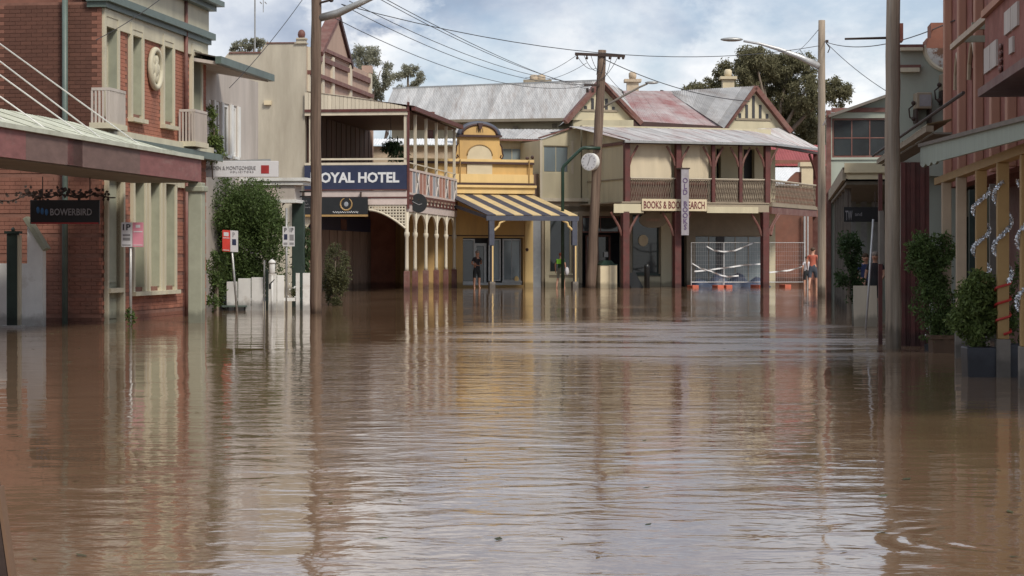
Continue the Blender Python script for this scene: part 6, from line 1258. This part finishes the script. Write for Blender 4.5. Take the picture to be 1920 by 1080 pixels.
wire('thick service cable from the power pole down to the bookshop gable', (1135, 112, 97), (1405, 190, 106), .35, .028)
wire('wire from the power pole to the stone chimney side of the bookshop', (1130, 128, 97), (1178, 178, 111), .15, .016)
wire('service wire rising from the slim grey pole to the salmon building', (1546, 78, 78), (1790, 38, 44), .35, .018)
wire('wire dropping from the slim grey pole towards the thick pole', (1551, 82, 78), (1664, 172, 70), .1, .016)
wire('thin wire from the slim grey pole into the big gum tree', (1535, 55, 78), (1490, 100, 140), .1, .016)
wire('wire across the brick building front to its cornice bracket', (305, -5, 46), (180, 75, 45.2), .05, .012)
# ------------------------------------------------------------------ people
def person(label, px, wy, height, yaw, pose, cols, hair, hat=None, hold=None):
    Y = CAMH*FPX/(wy-HOR); f = At(px, Y); f = Fr(f.o.x, f.o.y, yaw); th = thing(f, 'person', label, 'person', z=-0.1); k = height/1.75
    V = []; Rr = []; G = []; Ed = []
    def v(p, r, g): V.append(Vector(p)*k); Rr.append(r*k); G.append(g); return len(V)-1
    def e(a, b_): Ed.append((a, b_))
    lean = pose.get('lean', 0); pel = v((0, 0, .95), .135, 'b'); sp = v((0, lean*.3, 1.12), .125, 't'); ch = v((0, lean*.7, 1.34), .15, 't'); nk = v((0, lean, 1.50), .055, 's'); hb = v((0, lean*1.1-.02, 1.58), .075, 's'); hm = v((0, lean*1.1-.03, 1.66), .092, 's'); hp = v((0, lean*1.1-.01, 1.735), .06, 's')
    for a, b_ in ((pel, sp), (sp, ch), (ch, nk), (nk, hb), (hb, hm), (hm, hp)): e(a, b_)
    ns = v((0, lean*1.1-.125, 1.635), .014, 's'); e(hm, ns)
    for s in (-1, 1):
        er = v((s*.092, lean*1.1-.01, 1.64), .014, 's'); e(hm, er)
        sh_ = v((s*.17, lean*.8, 1.43), .062, 't'); e(ch, sh_); el, wr = [Vector(q) for q in pose['arm'][0 if s < 0 else 1]]
        e1_ = v((s*el.x, el.y, el.z), .042, pose.get('elbow', 's')); w1_ = v((s*wr.x, wr.y, wr.z), .028, 's'); e(sh_, e1_); e(e1_, w1_); d = (wr-el).normalized(); pm_ = v((s*(wr.x+d.x*.06), wr.y+d.y*.06, wr.z+d.z*.06), .034, 's'); e(w1_, pm_)
        side = Vector((0, 1, 0)) if abs(d.y) < .8 else Vector((1, 0, 0))
        for i in range(4):
            o_ = (i-1.5)*.021; ln_ = (.075, .09, .085, .065)[i]; b1 = wr+d*.10+side*o_; b2 = b1+d*ln_*.5+Vector((-.006, -.004, 0)); b3 = b1+d*ln_+Vector((-.025, -.012, 0)); i1 = v((s*b1.x, b1.y, b1.z), .0095, 's'); i2 = v((s*b2.x, b2.y, b2.z), .0085, 's'); i3 = v((s*b3.x, b3.y, b3.z), .007, 's'); e(pm_, i1); e(i1, i2); e(i2, i3)
        b1 = wr+d*.045-side*.04; b2 = wr+d*.09-side*.055; i1 = v((s*b1.x, b1.y, b1.z), .011, 's'); i2 = v((s*b2.x, b2.y, b2.z), .009, 's'); e(pm_, i1); e(i1, i2)
        hp_ = v((s*.10, 0, .86), .10, 'b'); e(pel, hp_); kn, akl = [Vector(q) for q in pose['leg'][0 if s < 0 else 1]]; k1 = v((s*kn.x, kn.y, kn.z), .06, 'k'); c1 = v((s*(kn.x*.5+akl.x*.5), kn.y*.5+akl.y*.5+.02, kn.z*.6+akl.z*.4), .052, 's'); a1 = v((s*akl.x, akl.y, akl.z), .035, 's'); t1_ = v((s*(akl.x+.02), akl.y-.14, akl.z-.05), .032, 'f'); h1_ = v((s*akl.x, akl.y+.03, akl.z-.05), .033, 'f')
        for a, b_ in ((hp_, k1), (k1, c1), (c1, a1), (a1, t1_), (a1, h1_)): e(a, b_)
    me = bpy.data.meshes.new('body'); me.from_pydata(V, Ed, []); o = bpy.data.objects.new('body', me); COL.objects.link(o); sk = o.modifiers.new('skin', 'SKIN'); sk.use_smooth_shade = True
    for i, s_ in enumerate(me.skin_vertices[0].data): s_.radius = (Rr[i], Rr[i]*(.72 if G[i] in 'tb' and i < 3 else 1)); s_.use_root = (i == 0)
    ss_ = o.modifiers.new('sub', 'SUBSURF'); ss_.levels = 1; ss_.render_levels = 1; dg = bpy.context.evaluated_depsgraph_get(); m2 = bpy.data.meshes.new_from_object(o.evaluated_get(dg)); bpy.data.objects.remove(o); bpy.data.meshes.remove(me)
    o = bpy.data.objects.new('body', m2); COL.objects.link(o); o.parent = th; m2.materials.clear(); keys = ['s', 't', 'b', 'f']
    for kk in keys: m2.materials.append(M[cols[kk]])
    segs = [(V[a], V[b_], G[a], G[b_]) for a, b_ in Ed]; short = pose.get('shorts', .55)*k; slv = pose.get('sleeve', .6)
    for p in m2.polygons:
        c = p.center; best = 9; reg = 's'
        for A_, B_, ga, gb_ in segs:
            ab_ = B_-A_; t_ = max(0, min(1, (c-A_).dot(ab_)/max(ab_.length_squared, 1e-9))); d_ = (c-(A_+ab_*t_)).length
            if d_ < best:
                best = d_; reg = ga if t_ < .5 else gb_
                if gb_ == 'k': reg = 'b' if c.z > short else 's'
                elif ga == 'k': reg = 'b' if c.z > short else 's'
                elif ga == 't' and gb_ == 's' and t_ < slv: reg = 't'
        if reg == 'k': reg = 's'
        p.material_index = keys.index(reg); p.use_smooth = True
    hy = lean*1.1-.02; hd = MB(); c_ = Vector((0, hy+.005, 1.685))*k
    hd.ell(c_, (.098*k, .108*k, .085*k), 12, 8).obj('hair' if not hat else 'cap', hat or hair, th, True)
    if hat: MB().prism([(-.09*k, 1.69*k), (.09*k, 1.69*k), (.07*k, 1.705*k), (-.07*k, 1.705*k)], (hy-.2)*k, hy*k).obj('cap_brim', hat, th)
    ey = MB()
    for s in (-1, 1): ey.ell((s*.034*k, (hy-.1)*k, 1.662*k), (.012*k, .008*k, .009*k), 6, 4)
    ey.obj('eyes', 'dark', th); MB().box(-.025*k, .025*k, (hy-.104)*k, (hy-.09)*k, 1.588*k, 1.596*k).obj('mouth', 'salmon', th)
    return th, f, k
stand = [((.12, .0, .50), (.11, .03, .09)), ((.12, -.02, .50), (.13, -.02, .09))]; walk = [((.11, -.14, .53), (.11, -.2, .10)), ((.11, .06, .50), (.11, .22, .14))]
th, f, k = person('person in dark shirt and shorts holding a phone outside the yellow shop', 894, 540, 1.80, .6, dict(arm=[((.24, .05, 1.17), (.16, -.16, 1.12)), ((.23, .0, 1.16), (.08, -.24, 1.26))], leg=stand, lean=-.03), dict(s='skin', t='shirtd', b='shortsd', f='skin'), 'hairg')
MB().box(.02, .09, -.335, -.315, 1.26, 1.4).obj('phone', 'black', th)
th, f, k = person('person in bright green hi-vis top and khaki shorts walking past the clock post', 1051, 540, 1.70, math.pi-.4, dict(arm=[((.25, .05, 1.18), (.26, -.02, .94)), ((.25, .03, 1.18), (.27, -.05, .94))], leg=walk, lean=-.02), dict(s='skin', t='shirtg', b='shortsk', f='skin'), 'hairb', 'caprd')
MB().box(-.14, .14, .11, .135, 1.2, 1.42).box(-.14, .14, -.145, -.12, 1.2, 1.42).obj('hi_vis_panel', 'hivis', th)
bg_ = MB().ell((-.30, -.03, .86), (.09, .16, .2)).obj('shoulder_bag', 'whitec', None, True); bg_.location = (f.o.x, f.o.y, -.1); bg_.rotation_euler = (0, 0, f.yaw); tag(bg_, 'grey carry bag held by the hi-vis person', 'bag')
person('person in salmon singlet and grey shorts walking beside the slim grey pole', 1524, 543, 1.92, math.pi-.3, dict(arm=[((.24, .04, 1.18), (.25, -.06, .95)), ((.24, .02, 1.18), (.24, -.1, .97))], leg=walk), dict(s='skin', t='salmon', b='shortsb', f='skin'), 'hairb')
person('person in white shirt half hidden beside the salmon singlet walker', 1513, 541, 1.55, math.pi+.2, dict(arm=[((.23, .03, 1.18), (.24, -.04, .95)), ((.23, .02, 1.18), (.23, -.06, .96))], leg=stand), dict(s='skin', t='whitec', b='shortsd', f='skin'), 'hairb')
person('person in blue shirt in the shade under the yellow edged verandah', 1622, 590, 1.62, .2, dict(arm=[((.24, .0, 1.17), (.2, -.15, 1.05)), ((.24, .0, 1.17), (.2, -.15, 1.05))], leg=stand), dict(s='skin', t='bluec', b='shortsd', f='skin'), 'hairb')
person('person in black shirt standing in shade next to the thick pole', 1641, 591, 1.66, -.3, dict(arm=[((.24, .0, 1.17), (.25, -.1, .98)), ((.24, .0, 1.17), (.2, -.15, 1.05))], leg=stand), dict(s='skin', t='shirtd', b='shortsd', f='skin'), 'hairg')

# ------------------------------------------------------------------ leaf litter drifting on the flood
rg = np.random.default_rng(77); dm = MB()
for k in range(170):
    if k < 110: Yd = rg.uniform(8, 34); Xd = rg.uniform(-.24, .24)*Yd
    else: Yd = rg.uniform(36, 52); Xd = -8.6 + (Yd-45.6)*.13 + rg.uniform(.1, 1.6)
    a = rg.uniform(0, 6.28); l = rg.uniform(.02, .06); wd = l*rg.uniform(.2, .5); u_ = Vector((math.cos(a), math.sin(a), 0)); v_ = Vector((-u_.y, u_.x, 0)); c = Vector((Xd, Yd, .004))
    dm.add([c-u_*l, c+v_*wd+Vector((0, 0, .004)), c+u_*l+Vector((0, 0, .006)), c-v_*wd], [(0, 1, 2, 3)])
o = dm.obj('floating_litter', 'leaf_olive'); o['kind'] = 'stuff'; tag(o, 'small leaves and bark drifting on the brown flood water', 'leaf litter')
